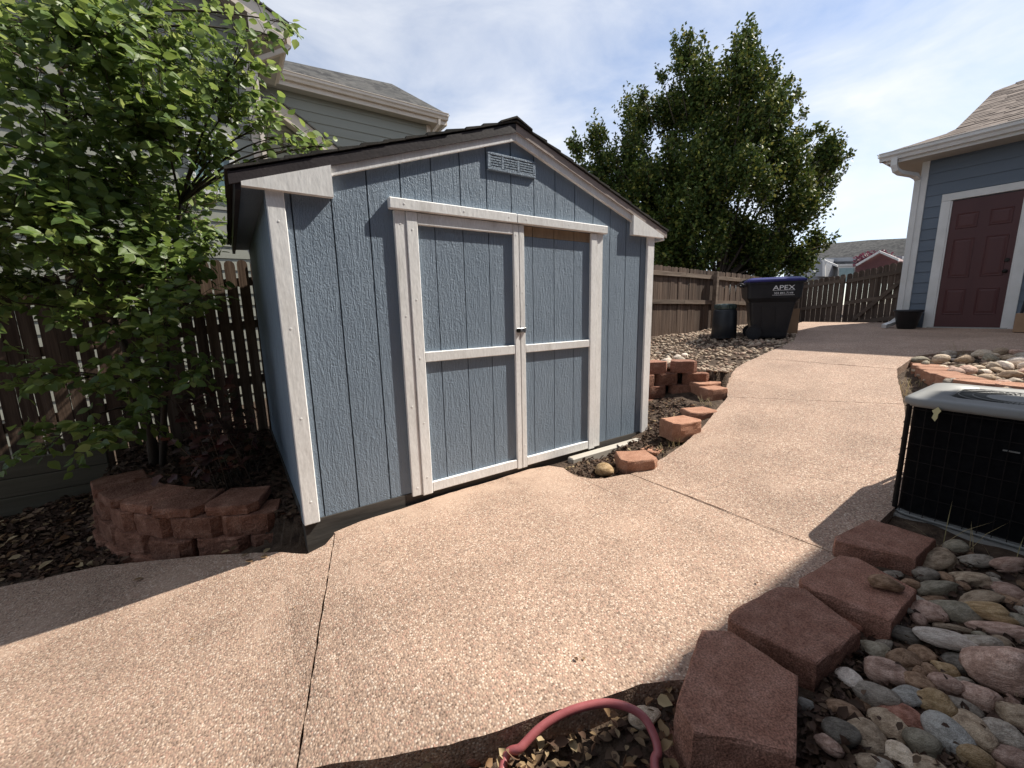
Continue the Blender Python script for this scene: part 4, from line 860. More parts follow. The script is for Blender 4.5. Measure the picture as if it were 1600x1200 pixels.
top = shell([(rrect(hx-.01, hy-.01, .10), AZ+.640), (rrect(hx+.006, hy+.006, .10), AZ+.638), (rrect(hx+.010, hy+.010, .105), AZ+.650), (rrect(hx+.008, hy+.008, .105), zt-.012), (rrect(hx-.004, hy-.004, .10), zt-.002), (rrect(hx-.03, hy-.03, .09), zt),
             ([(.300*math.cos(math.atan2(p[1], p[0])), .300*math.sin(math.atan2(p[1], p[0]))) for p in rrect(hx-.03, hy-.03, .09)], zt+.004),
             ([(.280*math.cos(math.atan2(p[1], p[0])), .280*math.sin(math.atan2(p[1], p[0]))) for p in rrect(hx-.03, hy-.03, .09)], zt-.012),
             ([(.280*math.cos(math.atan2(p[1], p[0])), .280*math.sin(math.atan2(p[1], p[0]))) for p in rrect(hx-.03, hy-.03, .09)], zt-.05)], (False, False))
top = top.build('top_cover', 'ac_cover', ac, True)
MB().lathe([(.0, 0), (.10, 0), (.12, .006), (.12, .016), (.10, .02), (0.001, .02)], (acx, acy, zt-.02), 32).build('fan_hub', 'ac_cover', top, True)
MB().lathe([(.279, 0), (.279, .004)], (acx, acy, zt-.055), 40).build('fan_well', 'ac_core', top)
fin = MB().hexa([(.118, -.003, -.012), (.279, -.004, -.012), (.279, .018, -.006), (.118, .008, -.006), (.118, -.003, -.009), (.279, -.004, -.009), (.279, .018, -.003), (.118, .008, -.003)]).mesh('louver', 'ac_cover')
for k in range(56): add('louver', fin, top, (acx, acy, zt), (0, 0, 2*math.pi*k/56))
for r_ in (.17, .225): MB().tube([(acx+r_*math.cos(2*math.pi*k/40), acy+r_*math.sin(2*math.pi*k/40), zt-.003) for k in range(41)], .0022, 5, False).build('grille_ring', 'ac_cover', top)
lp = rrect(hx-.002, hy-.002, .10, 6); per = np.array(lp+[lp[0]]); rs = resample(per, 57)[:-1]
vw = MB().tube([(0, 0, AZ+.012), (0, 0, AZ+.645)], .0021, 5).mesh('wire', 'wire')
for p in rs: add('vertical_wire', vw, ac, (acx+p[0], acy+p[1], 0))
rs2 = resample(per, 90)
hw = MB().tube([(p[0]*1.006, p[1]*1.006, 0) for p in rs2], .0021, 5, False).mesh('wire', 'wire')
for k in range(7): add('horizontal_wire', hw, ac, (acx, acy, AZ+.035+k*.098))
for sx, sy in ((-1, 1), (-1, -1), (1, 1), (1, -1)): MB().tube([(acx+sx*(hx-.028), acy+sy*(hy-.028), AZ+.012), (acx+sx*(hx-.028), acy+sy*(hy-.028), AZ+.645)], .012, 8).build('corner_post', 'wire', ac)
# raised maker's strip, illegible
pl = onX(1575, 707, ax0-.006); MB().box((ax0+.022, pl[1]-.035, pl[2]-.003), (ax0+.029, pl[1]+.02, pl[2]+.003)).build('name_plate', 'ac_cover', ac)

# ================================================================== BINS
def local_thing(name, loc, rz, label, cat, group=None, sc=1.):
    o = thing(name, loc, label, cat, group); o.rotation_euler = (0, 0, rz); o['_w'] = [0, 0, 0]; o.scale = (sc, sc, sc); return o
def loft(rects, caps=(True, True), r=.05, n=4):
    m = MB(); k0 = None
    for (x0, x1, y0, y1, z) in rects:
        o = []; 
        for cx, cy, a0 in ((x1-r, y1-r, 0), (x0+r, y1-r, 90), (x0+r, y0+r, 180), (x1-r, y0+r, 270)):
            for k in range(n+1): th = R(a0+90*k/n); o.append((cx+r*math.cos(th), cy+r*math.sin(th), z))
        m.v += o; c = len(o)
    for k in range(len(rects)-1):
        for i in range(c): m.f.append((k*c+i, k*c+(i+1) % c, (k+1)*c+(i+1) % c, (k+1)*c+i))
    if caps[0]: m.f.append(tuple(range(c-1, -1, -1)))
    if caps[1]: m.f.append(tuple(range((len(rects)-1)*c, len(rects)*c)))
    return m
def text_mesh(s, size, m, sx=1.):
    cu = bpy.data.curves.new('lettering', 'FONT'); cu.body = s; cu.size = size; cu.align_x = 'CENTER'; cu.extrude = .001
    o = bpy.data.objects.new('tmp', cu); COL.objects.link(o); dg = bpy.context.evaluated_depsgraph_get(); me = bpy.data.meshes.new_from_object(o.evaluated_get(dg)); bpy.data.objects.remove(o)
    me.materials.clear(); me.materials.append(M[m]); me.transform(Matrix.Diagonal((sx, 1, 1, 1))); return me
def cart(x, y, rz, label, lidmat, text):
    z = G(x, y)
    c = local_thing('trash_cart', (x, y, z), rz, label, 'trash bin', 'wheeled bins by the fence', .94)
    loft([(-.26, .29, -.24, .24, .02), (-.27, .30, -.25, .25, .06), (-.33, .37, -.285, .285, .60), (-.34, .39, -.29, .29, .665), (-.385, .455, -.335, .335, .74), (-.40, .475, -.345, .345, .99), (-.42, .50, -.362, .362, .995), (-.42, .50, -.362, .362, 1.025)]).build('body', 'black_plastic', c)
    lid = loft([(-.415, .51, -.368, .368, 1.0255), (-.415, .515, -.372, .372, 1.06), (-.39, .47, -.33, .33, 1.085), (-.33, .40, -.27, .27, 1.105)], r=.06).build('lid', lidmat, c, True)
    for yy in (-.15, .15): MB().cbox((-.32, yy-.03, 1.075), (.40, yy+.03, 1.113), .008).build('lid_rib', lidmat, lid)
    MB().tube([(-.40, -.28, .97), (-.49, -.28, 1.0), (-.50, -.25, 1.01), (-.50, .25, 1.01), (-.49, .28, 1.0), (-.40, .28, .97)], .018, 8).build('handle', 'black_plastic', c)
    for s in (-1, 1):
        wh = MB().tube([(-.24, s*.27, .115), (-.24, s*.325, .115)], .128, 24).build('wheel', 'black_plastic', c)
        MB().tube([(-.24, s*.3255, .115), (-.24, s*.332, .115)], .085, 20).build('rim', 'navy_plastic', wh)
        for k in range(6): th = k*math.pi/3; MB().hexa([(-.24+math.cos(th+d)*r_, s*yy, .115+math.sin(th+d)*r_) for yy in (.3325, .336) for r_, d in ((.02, -.3), (.078, -.10), (.078, .10), (.02, .3))]).build('spoke', 'black_plastic', wh)
    MB().tube([(-.24, -.27, .115), (-.24, .27, .115)], .012, 8).build('axle', 'steel', c)
    for x0 in (-.12, .10): MB().hexa([(x0, -.262, .14), (x0+.14, -.262, .14), (x0+.14, -.24, .14), (x0, -.24, .14), (x0-.01, -.296, .58), (x0+.16, -.296, .58), (x0+.16, -.27, .58), (x0-.01, -.27, .58)]).build('side_panel', 'black_plastic', c)
    if text:
        t = add('lettering', text_mesh('APEX', .112, 'print', 1.25), c, (.17, -.3485, .88), (R(87.5), 0, 0)); add('lettering', text_mesh('303 841-7144', .050, 'print', 1.05), c, (.17, -.3470, .805), (R(87.5), 0, 0))
        MB().box((.0, -.3485, .868), (.34, -.345, .873)).build('lettering_rule', 'print', c); MB().box((.0, -.3455, .785), (.34, -.342, .790)).build('lettering_rule', 'print', c)
    return c
b1 = onZ(1196, 529, .63)
cart(float(b1[0]), float(b1[1]), R(-58), 'large black wheeled trash cart with royal blue lid and white lettering', 'blue_lid', True)
cart(float(b1[0])+.72, float(b1[1])+.34, R(122), 'plain black wheeled trash cart mostly hidden behind the blue lidded one', 'black_plastic', False)
b2 = onZ(1130, 531, .60); bz = G(float(b2[0]), float(b2[1]))
cp = thing('compost_barrel', (float(b2[0]), float(b2[1]), bz), 'small dark plastic barrel with screw lid against the fence', 'barrel')
MB().lathe([(.205, 0), (.21, .02), (.205, .05), (.212, .06), (.205, .30), (.195, .50), (.19, .515), (.175, .53)], tuple(cp.location), 28).build('body', 'navy_plastic', cp, True)
ld = MB().lathe([(.176, .531), (.18, .54), (.18, .60), (.165, .625), (.05, .635), (.001, .635)], tuple(cp.location), 28).build('lid', 'green_lid', cp, True)
for k in range(8): th = k*math.pi/4; MB().cbox((cp.location.x+.17*math.cos(th)-.02, cp.location.y+.17*math.sin(th)-.02, bz+.545), (cp.location.x+.17*math.cos(th)+.02, cp.location.y+.17*math.sin(th)+.02, bz+.618), .006).build('grip', 'green_lid', ld)
cb = onZ(1233, 526, .64); zc = G(float(cb[0]), float(cb[1]))-.01; cbx = local_thing('cardboard_box', (float(cb[0]), float(cb[1]), zc), R(-52), 'tall narrow cardboard box leaning beside the trash carts', 'box')
MB().cbox((-.11, -.06, 0), (.11, .10, .46), .005).build('carton', 'card', cbx); MB().box((-.112, -.063, .455), (.112, .03, .468)).build('flap', 'card', cbx)

# ================================================================== STONES
def rock_mesh(seed, sub=3, flat=.0, n=.16, angular=False):
    bm = bmesh.new(); bmesh.ops.create_icosphere(bm, subdivisions=sub, radius=1); rg = np.random.default_rng(seed)
    ks = rg.normal(0, 1, (7, 3))*np.array([[1.1], [1.3], [1.7], [2.0], [2.6], [3.4], [4.4]]); ph = rg.uniform(0, 6.28, 7); am = n*np.array([.5, .45, .34, .25, .16, .09, .06])
    for v in bm.verts:
        p = np.array(v.co); d = 1+float((am*np.sin(ks@p+ph)).sum())
        if angular:
            for q in ks[:5]: q = q/np.linalg.norm(q); h = p@q*d; d = d if h < .72 else d*.72/h
        v.co = Vector(p*d)
    me = bpy.data.meshes.new('stone'); bm.to_mesh(me); bm.free(); me.polygons.foreach_set('use_smooth', [True]*len(me.polygons)); return me
rock_shapes = [rock_mesh(100+i, 3, n=.30) for i in range(14)]+[rock_mesh(400+i, 3, n=.22, angular=True) for i in range(4)]; ang_shapes = [rock_mesh(300+i, 3, n=.2, angular=True) for i in range(5)]
_rc = {}
def rock(p, a, b, c, ang, colr, label, group, cat='stone', name='river_stone', tilt=(0, 0), angular=False):
    sh = random.choice(ang_shapes if angular else rock_shapes); key = (sh.name, colr)
    if key not in _rc:
        me = sh.copy(); me.materials.clear(); me.materials.append(M['rock_'+colr]); _rc[key] = me
    return add(name, _rc[key], None, p, (tilt[0], tilt[1], ang), (a, b, c), label=label, cat=cat, group=group)
FG = 'river stones in the bed beside the air conditioner'
camang = math.atan2(RGT[1], RGT[0])
names = {'tan': 'tan', 'grey': 'grey', 'pink': 'pinkish', 'green': 'greenish grey', 'red': 'reddish', 'ochre': 'ochre', 'blue': 'blue grey', 'white': 'whitish', 'brown': 'brown', 'dark': 'dark', 'cream': 'cream'}
RL = [(1240, 252, 150, 84, 'tan'), (1385, 245, 130, 58, 'grey'), (1545, 268, 165, 64, 'pink'), (1195, 308, 110, 70, 'grey'), (1240, 362, 150, 80, 'green'), (1372, 318, 140, 66, 'tan'), (1415, 387, 190, 72, 'tan'), (1560, 378, 115, 84, 'pink'),
      (1192, 455, 120, 110, 'pink'), (1310, 458, 175, 100, 'green'), (1450, 457, 200, 84, 'ochre'), (1212, 402, 95, 52, 'brown'), (1490, 524, 205, 64, 'pink'), (1290, 516, 135, 44, 'tan'), (1100, 548, 170, 66, 'dark'), (1575, 488, 120, 70, 'green'),
      (1415, 590, 160, 90, 'grey'), (980, 607, 125, 86, 'green'), (1036, 697, 175, 112, 'pink'), (1105, 647, 115, 96, 'brown'), (1185, 622, 110, 72, 'brown'), (1265, 687, 105, 78, 'ochre'), (1345, 672, 115, 90, 'dark'), (1280, 762, 125, 86, 'pink'),
      (1175, 738, 125, 76, 'brown'), (1000, 812, 155, 118, 'grey'), (1128, 802, 120, 100, 'blue'), (1240, 827, 135, 104, 'ochre'), (1040, 927, 150, 120, 'tan'), (1420, 812, 135, 126, 'pink'), (1352, 835, 135, 66, 'grey'),
      (1385, 932, 140, 160, 'tan'), (1565, 872, 150, 108, 'tan'), (1512, 952, 185, 110, 'grey'), (1545, 1042, 170, 110, 'pink'), (850, 957, 130, 104, 'dark'), (935, 957, 145, 114, 'tan'), (785, 992, 95, 95, 'pink'), (1085, 1047, 125, 112, 'cream'),
      (1188, 1012, 135, 114, 'green'), (1390, 1062, 155, 104, 'ochre'), (880, 870, 135, 74, 'brown'), (1230, 1100, 150, 90, 'tan'), (1000, 1105, 130, 80, 'grey'), (1480, 1120, 150, 90, 'brown'), (1330, 1010, 100, 70, 'brown'), (940, 1060, 100, 70, 'tan'), (885, 500, 90, 62, 'red'), (1040, 300, 110, 40, 'grey'),
      (1340, 740, 90, 60, 'grey'), (1450, 690, 100, 80, 'brown'), (1590, 560, 90, 60, 'grey')]
placed = []
def px_rock(x, y, wpx, hpx, colr, label, group=None, angular=False, lift=0, **k):
    X, Y = crop([(x, y)])[0]; z0 = -.03+lift
    for _ in range(3): p = onZ(X, Y+hpx/2.667*.15, z0); z0 = G(p[0], p[1])+.028+lift
    mpp = ((p-CAM)@FWD)/F; a = wpx/2.667/2*mpp*1.0; b = hpx/2.667/2*mpp*1.08; b = min(b, a*1.1); c = max(.02, min(a, b)*.78)
    placed.append((p[0], p[1], max(a, b)))
    return rock((p[0], p[1], G(p[0], p[1])+c*.55+lift), a, b, c, camang+R(random.uniform(-22, 10)), colr, label, group, tilt=(random.uniform(-.25, .25), random.uniform(-.2, .2)), angular=angular)
for r_ in RL: px_rock(*r_, names[r_[4]]+' rounded river stone in the bed beside the air conditioner', FG)
px_rock(1520, 702, 250, 215, 'pink', 'largest pink granite stone in the river stone bed')
px_rock(1290, 952, 162, 150, 'blue', 'smooth round blue grey stone, rounder than its neighbours')
px_rock(1105, 887, 155, 135, 'red', 'rough dark red angular stone beside the round blue grey one', angular=True)
px_rock(1300, 567, 265, 84, 'white', 'flat whitish pink slab of stone lying across the river stones', angular=True, lift=.03)
px_rock(885, 722, 92, 130, 'white', 'pale knobbly whitish stone in the leaf litter', angular=True)
px_rock(694, 832, 72, 50, 'blue', 'small flat grey disc stone against the large raised block')
bp_ = onZ(*crop([(1022, 345)])[0], .065); rock((bp_[0], bp_[1], .035+.026), .062, .042, .034, camang-.2, 'brown', 'pitted brown stone lying on top of an edging block', None, angular=True)
pp_ = onpath(946, 738); rock((pp_[0], pp_[1], -.012), .075, .062, .055, camang, 'ochre', 'round tan stone in the mulch pocket by the shed doors', None)
for X_, Y_, w_, h_, cl_, lb_ in ((655, 1192, 70, 36, 'cream', 'cream stone half buried in dry leaves by the slab edge'), (738, 1160, 42, 52, 'red', 'rust pink stone under the edge of the slab beside the hose'), (1004, 1112, 62, 34, 'cream', 'pale flat stone wedged between hose and the low red block'), (640, 1176, 28, 20, 'tan', 'small tan stone by the slab edge')):
    px_rock((X_-1000)*2.667, (Y_-780)*2.667, w_*2.667, h_*2.667, cl_, lb_, angular=True)
bedp = [tuple(onZ(x, y, -.03)[:2]) for x, y in ((1250, 1240), (1262, 1060), (1345, 965), (1440, 880), (1480, 860), (1640, 905), (1700, 1250))]
def fill(poly, n, smin, smax, cols, label, group, sink=.5, zf=None, dense=.85, tries=4000):
    x0, x1 = min(p[0] for p in poly), max(p[0] for p in poly); y0, y1 = min(p[1] for p in poly), max(p[1] for p in poly); k = 0; t = 0
    while k < n and t < tries:
        t += 1; x, y = random.uniform(x0, x1), random.uniform(y0, y1)
        if not inside(x, y, poly): continue
        a = random.uniform(smin, smax)
        if any((x-q[0])**2+(y-q[1])**2 < (dense*(a+q[2]))**2 for q in placed): continue
        placed.append((x, y, a)); cl = random.choice(cols); c = a*random.uniform(.5, .7)
        rock((x, y, (zf or G)(x, y)+c*sink), a, a*random.uniform(.62, .95), c, random.uniform(0, 6.28), cl, (label % names[cl]), group, tilt=(random.uniform(-.3, .3), random.uniform(-.3, .3))); k += 1
fill([tuple(onZ(x, y, -.03)[:2]) for x, y in ((1335, 1240), (1345, 1080), (1375, 985), (1440, 890), (1480, 862), (1640, 905), (1700, 1250))], 60, .024, .05, ['tan', 'grey', 'pink', 'brown', 'green', 'tan', 'brown'], '%s rounded river stone in the bed beside the air conditioner', FG, .6, dense=.72)
fill([p for p in planter], 120, .045, .10, ['tan', 'grey', 'pink', 'cream', 'green', 'white'], '%s stone in the raised bed behind the air conditioner', 'stones in the raised bed', .6, dense=.55)
gin = [(3.3, .85), (4.2, .85), (4.55, .62), (5.4, .95), (6.2, 1.35), (5.2, 2.2), (3.6, 2.2)]
fill(gin, 60, .04, .10, ['cream', 'tan', 'pink', 'grey', 'cream', 'white'], '%s stone in the gravel bed between shed and bins', 'stones in the gravel bed', .5, dense=.8)

# loose gravel, joined
def scatter_mesh(n, poly, zf, s0, s1, base, dens=None):
    bv = np.array([v.co for v in base.vertices]); bf = np.array([list(p.vertices) for p in base.polygons]); Vs, Fs = [], []; x0, x1 = min(p[0] for p in poly), max(p[0] for p in poly); y0, y1 = min(p[1] for p in poly), max(p[1] for p in poly); k = 0
    while k < n:
        x, y = random.uniform(x0, x1), random.uniform(y0, y1)
        if not inside(x, y, poly): continue
        s = random.uniform(s0, s1); a = random.uniform(0, 6.28); q = bv*np.array([s, s*random.uniform(.6, .95), s*random.uniform(.45, .7)]); c_, s_ = math.cos(a), math.sin(a)
        q = np.stack([q[:, 0]*c_-q[:, 1]*s_, q[:, 0]*s_+q[:, 1]*c_, q[:, 2]+q[:, 0]*random.uniform(-.2, .2)], 1)+np.array([x, y, zf(x, y)+s*.25]); Fs.append(bf+len(Vs)*len(bv)); Vs.append(q); k += 1
    return np.concatenate(Vs), np.concatenate(Fs)
peb = rock_mesh(77, 1, n=.2)
M['gravel'] = leafmat('mixed_gravel', [(.42, .33, .24), (.30, .22, .155), (.55, .45, .34), (.22, .155, .11), (.40, .27, .20), (.34, .28, .21)], .8, .0, .25)
gv, gf_ = scatter_mesh(3600, gravel_poly, zgravel, .014, .045, peb)
add('gravel', raw_mesh('gravel', gv, gf_, 'gravel', True), None, label='loose tan gravel spread between the shed, fence and bins', cat='gravel', kind='stuff')
gv, gf_ = scatter_mesh(1100, planter, G, .014, .04, peb)
add('gravel', raw_mesh('gravel', gv, gf_, 'gravel', True), None, label='tan gravel between the stones of the raised bed', cat='gravel', kind='stuff')
# ================================================================== HOSE
hp = [(-.30, -2.45, -.16), (.05, -2.0, -.14)]+[tuple(onZ(x, y, z)) for x, y, z in ((785, 1204, -.10), (815, 1167, -.072), (850, 1133, -.045), (893, 1110, -.022), (940, 1099, -.008), (975, 1103, -.008), (1004, 1119, -.022), (1021, 1147, -.045), (1028, 1175, -.068), (1024, 1206, -.085))]+[(.47, -2.15, -.13), (.25, -2.4, -.17)]
def catmull(P, n=10):
    P = [np.array(p) for p in P]; P = [2*P[0]-P[1]]+P+[2*P[-1]-P[-2]]; o = []
    for i in range(1, len(P)-2):
        for k in range(n):
            t = k/n; o.append(.5*((2*P[i])+(-P[i-1]+P[i+1])*t+(2*P[i-1]-5*P[i]+4*P[i+1]-P[i+2])*t*t+(-P[i-1]+3*P[i]-3*P[i+1]+P[i+2])*t**3))
    return o+[P[-2]]
MB().tube(catmull(hp), .0128, 12).build('garden_hose', 'hose', None, True, label='dusty pink rubber garden hose looping out of the leaf litter', cat='hose')

# ================================================================== PLANTS
LEAF = {'ovate': (np.array([(0, 0, 0), (-.30, .22, .05), (-.36, .48, .07), (-.18, .80, .03), (0, 1, -.10), (.18, .80, .03), (.36, .48, .07), (.30, .22, .05), (0, .5, -.03)]),
                  np.array([(0, 8, 2, 1), (8, 4, 3, 2), (0, 7, 6, 8), (8, 6, 5, 4)])),
        'small': (np.array([(0, 0, 0), (-.33, .42, .06), (0, 1, -.08), (.33, .42, .06)]), np.array([(0, 3, 2, 1)])),
        'lobed': (np.array([(0, 0, 0), (-.42, .30, .06), (-.20, .52, .02), (-.26, .82, .05), (0, 1.05, -.1), (.26, .82, .05), (.20, .52, .02), (.42, .30, .06), (0, .5, -.02)]),
                  np.array([(0, 8, 2, 1), (8, 4, 3, 2), (0, 7, 6, 8), (8, 6, 5, 4)])),
        'curl': (np.array([(0, 0, 0), (-.26, .25, .22), (-.30, .6, .26), (0, 1, .12), (.30, .6, .20), (.26, .25, .18), (0, .45, 0)]), np.array([(0, 6, 2, 1), (6, 3, 2, 2), (0, 5, 4, 6), (6, 4, 3, 3)]))}
LEAF['curl'] = (LEAF['curl'][0], np.array([(0, 6, 2, 1), (6, 6, 3, 2), (0, 5, 4, 6), (6, 4, 3, 3)]))
def unit(a): return a/(np.linalg.norm(a, axis=-1, keepdims=True)+1e-9)
def leaf_arrays(kind, P, A, N_, S):
    """leaf meshes at P, pointing along A, facing N_, size S"""
    v, f = LEAF[kind]; A = unit(A); X = unit(np.cross(A, N_)); N2 = np.cross(X, A); n = len(P)
    V = P[:, None]+S[:, None, None]*(X[:, None]*v[None, :, 0:1]+A[:, None]*v[None, :, 1:2]+N2[:, None]*v[None, :, 2:3])
    Fc = f[None]+(np.arange(n)*len(v))[:, None, None]
    return V.reshape(-1, 3), Fc.reshape(-1, f.shape[1]), (X, A, N2)
def leaf_object(name, shape, P, A, N_, S, m, parent=None, **k):
    if shape == 'curl':
        v, f = LEAF['curl']; V, Fc, _ = leaf_arrays('curl', P, A, N_, S); base = np.array([(0, 6, 1), (6, 2, 1), (6, 3, 2), (0, 5, 6), (5, 4, 6), (4, 3, 6)])
        Fc = (base[None]+(np.arange(len(P))*len(v))[:, None, None]).reshape(-1, 3); return add(name, raw_mesh(name, V, Fc, m, True), parent, **k)
    V, Fc, _ = leaf_arrays(shape, P, A, N_, S); return add(name, raw_mesh(name, V, Fc, m), parent, **k)
def bez(a, b, c, n=8):
    t = np.linspace(0, 1, n)[:, None]; return a*(1-t)**2+2*b*t*(1-t)+c*t*t

# ---- leafy tree on the left
lt = thing('leafy_tree', (-.92, 2.0, -.05), 'young tree with fresh green heart-shaped leaves in front of the neighbour house', 'tree')
LOB = [(-70, 60, 90, .8), (-110, 220, 90, .8), (-80, 370, 85, .9), (-60, 480, 60, .8), (-190, 120, 110, .6), (-210, 320, 110, .6), (50, 50, 70, 1), (140, 70, 75, 1.2), (230, 45, 60, 1), (310, 25, 40, .7), (300, 120, 65, 1), (385, 70, 32, .8), (420, 55, 16, .8), (452, 38, 10, .8), (370, 160, 45, 1), (405, 200, 28, .9), (430, 216, 11, .8), (456, 229, 9, .8), (482, 231, 8, .8), (506, 229, 7, .8), (250, 190, 75, 1.3), (150, 190, 70, 1), (50, 250, 55, .55), (35, 150, 50, .8),  # lobes left of the frame are unseen, added to shade shed wall and fence
       (330, 250, 48, 1.1), (200, 300, 85, 1.5), (295, 335, 62, 1.4), (100, 350, 80, 1.1), (30, 340, 45, .8), (250, 410, 80, 1.5), (130, 430, 80, 1.3), (40, 440, 50, .9), (325, 400, 35, 1), (180, 500, 65, 1.2), (265, 490, 55, 1.1), (50, 590, 35, .7), (110, 600, 40, .9),
       (200, 590, 50, .9), (110, 690, 32, .8), (60, 710, 12, .6), (180, 680, 40, .9), (285, 570, 45, .9), (235, 640, 45, .8)]
fork = np.array([-.98, 1.92, 1.15]); base = np.array([-.92, 2.0, -.08])
tr = MB(); tr.tube(bez(base, np.array([-.9, 2.0, .6]), fork, 8), [.042, .038, .035, .033, .031, .029, .028, .027], 10)
top2 = np.array([-1.05, 1.85, 2.4]); top3 = np.array([-.95, 1.8, 3.6])
tr.tube(bez(fork, np.array([-1.05, 1.9, 1.8]), top2, 8), [.026, .025, .024, .023, .022, .021, .02, .019], 8); tr.tube(bez(top2, np.array([-1.0, 1.8, 3.0]), top3, 8), [.019, .018, .016, .014, .012, .01, .008, .006], 8)
tr.tube(bez(base+np.array([.05, -.05, 0]), np.array([-.75, 1.9, .8]), np.array([-.45, 1.7, 2.1]), 8), [.026, .024, .022, .02, .018, .016, .014, .010], 8)
tr.build('trunk', 'bark', lt, True)
spine = np.concatenate([bez(base, np.array([-.9, 2.0, .6]), fork, 10)[4:], bez(fork, np.array([-1.05, 1.9, 1.8]), top2, 10), bez(top2, np.array([-1.0, 1.8, 3.0]), top3, 10), bez(base, np.array([-.75, 1.9, .8]), np.array([-.45, 1.7, 2.1]), 10)[5:]])
tw_ = MB(); Ps, As, Ns, Ss = [], [], [], []
def shed_block(p):
    if p[1] > -.15 and p[1] < 2.6 and p[0] > -.13: return p[2] < RZ(min(max(p[0], -.17), 3.2))+.05
    return False
for (cx, cy, r_, wt) in LOB:
    Yc = random.uniform(1.1, 2.45) if cx < 330 else random.uniform(.9, 1.5)
    c = onY(cx, cy, Yc); mpp = ((c-CAM)@FWD)/F; rad = r_*mpp
    s = spine[np.argmin(((spine-c)**2).sum(1)+2*np.maximum(0, spine[:, 2]-c[2]+.1))]
    lim = bez(s, (s+c)/2+np.array([0, 0, .18]), c, 8); d0 = .007+.004*min(1.5, np.linalg.norm(c-s)); MB().tube(lim, list(np.linspace(d0, .003, 8)), 6).build('branch', 'bark', lt, True)
    nt_ = max(4, int(wt*r_*r_/(88 if cy < 470 else 140)))
    for _ in range(nt_):
        o = unit(rng.normal(0, 1, 3))*rad*rng.uniform(.1, 1)**.6; o[1] *= 1.3; st = lim[rng.integers(3, 8)]*.25+(c+o)*.75; ln = rng.uniform(.14, .30)*(1 if r_ > 20 else .7)
        out_ = unit(c+o-spine[np.argmin(((spine-c)**2).sum(1))]); d = unit(out_*.8+rng.normal(0, .55, 3)+np.array([0, 0, .25])); en = st+d*ln; mid = (st+en)/2+np.array([0, 0, .03])
        if shed_block(st) or shed_block(en): continue
        q = bez(lim[7] if r_ < 20 else lim[5], (lim[6]+st)/2+np.array([0, 0, .03]), st, 4); tw_.tube(list(q), [.0026, .0024, .0022, .002], 4, False)
        q = bez(st, mid, en, 6); tw_.tube(list(q), [.0022, .002, .0018, .0016, .0014, .001], 4, False)
        nl = int(ln/.028)+1
        for k in range(nl):
            t = (k+.6)/nl; p = (1-t)**2*st+2*t*(1-t)*mid+t*t*en; sd_ = unit(np.cross(d, [0, 0, 1.]))*(1 if k % 2 else -1)
            a_ = unit(sd_*.9+d*.55+np.array([0, 0, -.35])+rng.normal(0, .3, 3)); nn = unit(np.array([.42, -.45, .62])+rng.normal(0, .55, 3)); p2 = p+a_*.02
            if shed_block(p2+a_*.06): continue
            Ps.append(p2); As.append(a_); Ns.append(nn); Ss.append(rng.uniform(.052, .088))
tw_.build('twigs', 'twig', lt, kind='stuff')
Ps, As, Ns, Ss = map(np.array, (Ps, As, Ns, Ss)); order = np.argsort(((Ps-CAM)**2).sum(1)/Ss**2); near = order[:300]; rest = order[300:]
v, f = LEAF['ovate']; lme = MB(); lme.v = [tuple(q) for q in v]; lme.f = [tuple(q) for q in f]; lme = lme.mesh('leaf', 'leafA', False, False)
_, _, (Xa, Aa, Na) = leaf_arrays('ovate', Ps, As, Ns, Ss)
for i in near:
    o = add('leaf', lme, lt, tuple(Ps[i])); o.rotation_euler = Matrix((Xa[i], Aa[i], Na[i])).transposed().to_euler(); o.scale = (Ss[i],)*3
leaf_object('crown', 'ovate', Ps[rest], As[rest], Ns[rest], Ss[rest], 'leafA', lt, kind='stuff')

# ---- dark red shrub against the shed's shaded side
rs_ = thing('red_shrub', (-.32, 1.25, -.03), 'dark red leaved shrub against the shaded side of the shed', 'shrub')
Ps, As, Ns, Ss = [], [], [], []; st_ = MB()
for _ in range(46):
    b = np.array([-.36+rng.normal(0, .10), rng.uniform(.75, 1.75), -.04]); e = b+np.array([rng.normal(-.02, .14), rng.normal(-.12, .22), rng.uniform(.2, .85)]); e[0] = min(e[0], -.06); mdd = (b+e)/2+np.array([0, 0, .12]); q = bez(b, mdd, e, 6); st_.tube(list(q), list(np.linspace(.004, .0015, 6)), 4, False)
    for t in np.linspace(.35, 1, 7):
        p = (1-t)**2*b+2*t*(1-t)*mdd+t*t*e; a_ = unit(rng.normal(0, 1, 3)*np.array([1, 1, .4])+np.array([-.3, -.3, -.1])); p[0] = min(p[0], -.10)
        if p[0]+a_[0]*.1 > -.03: a_[0] = -abs(a_[0])
        Ps.append(p); As.append(a_); Ns.append(unit(np.array([0, -.3, 1.])+rng.normal(0, .4, 3))); Ss.append(rng.uniform(.045, .09))
st_.build('stems', 'twig', rs_); leaf_object('foliage', 'lobed', *map(np.array, (Ps, As, Ns, Ss)), 'leafR', rs_, kind='stuff')

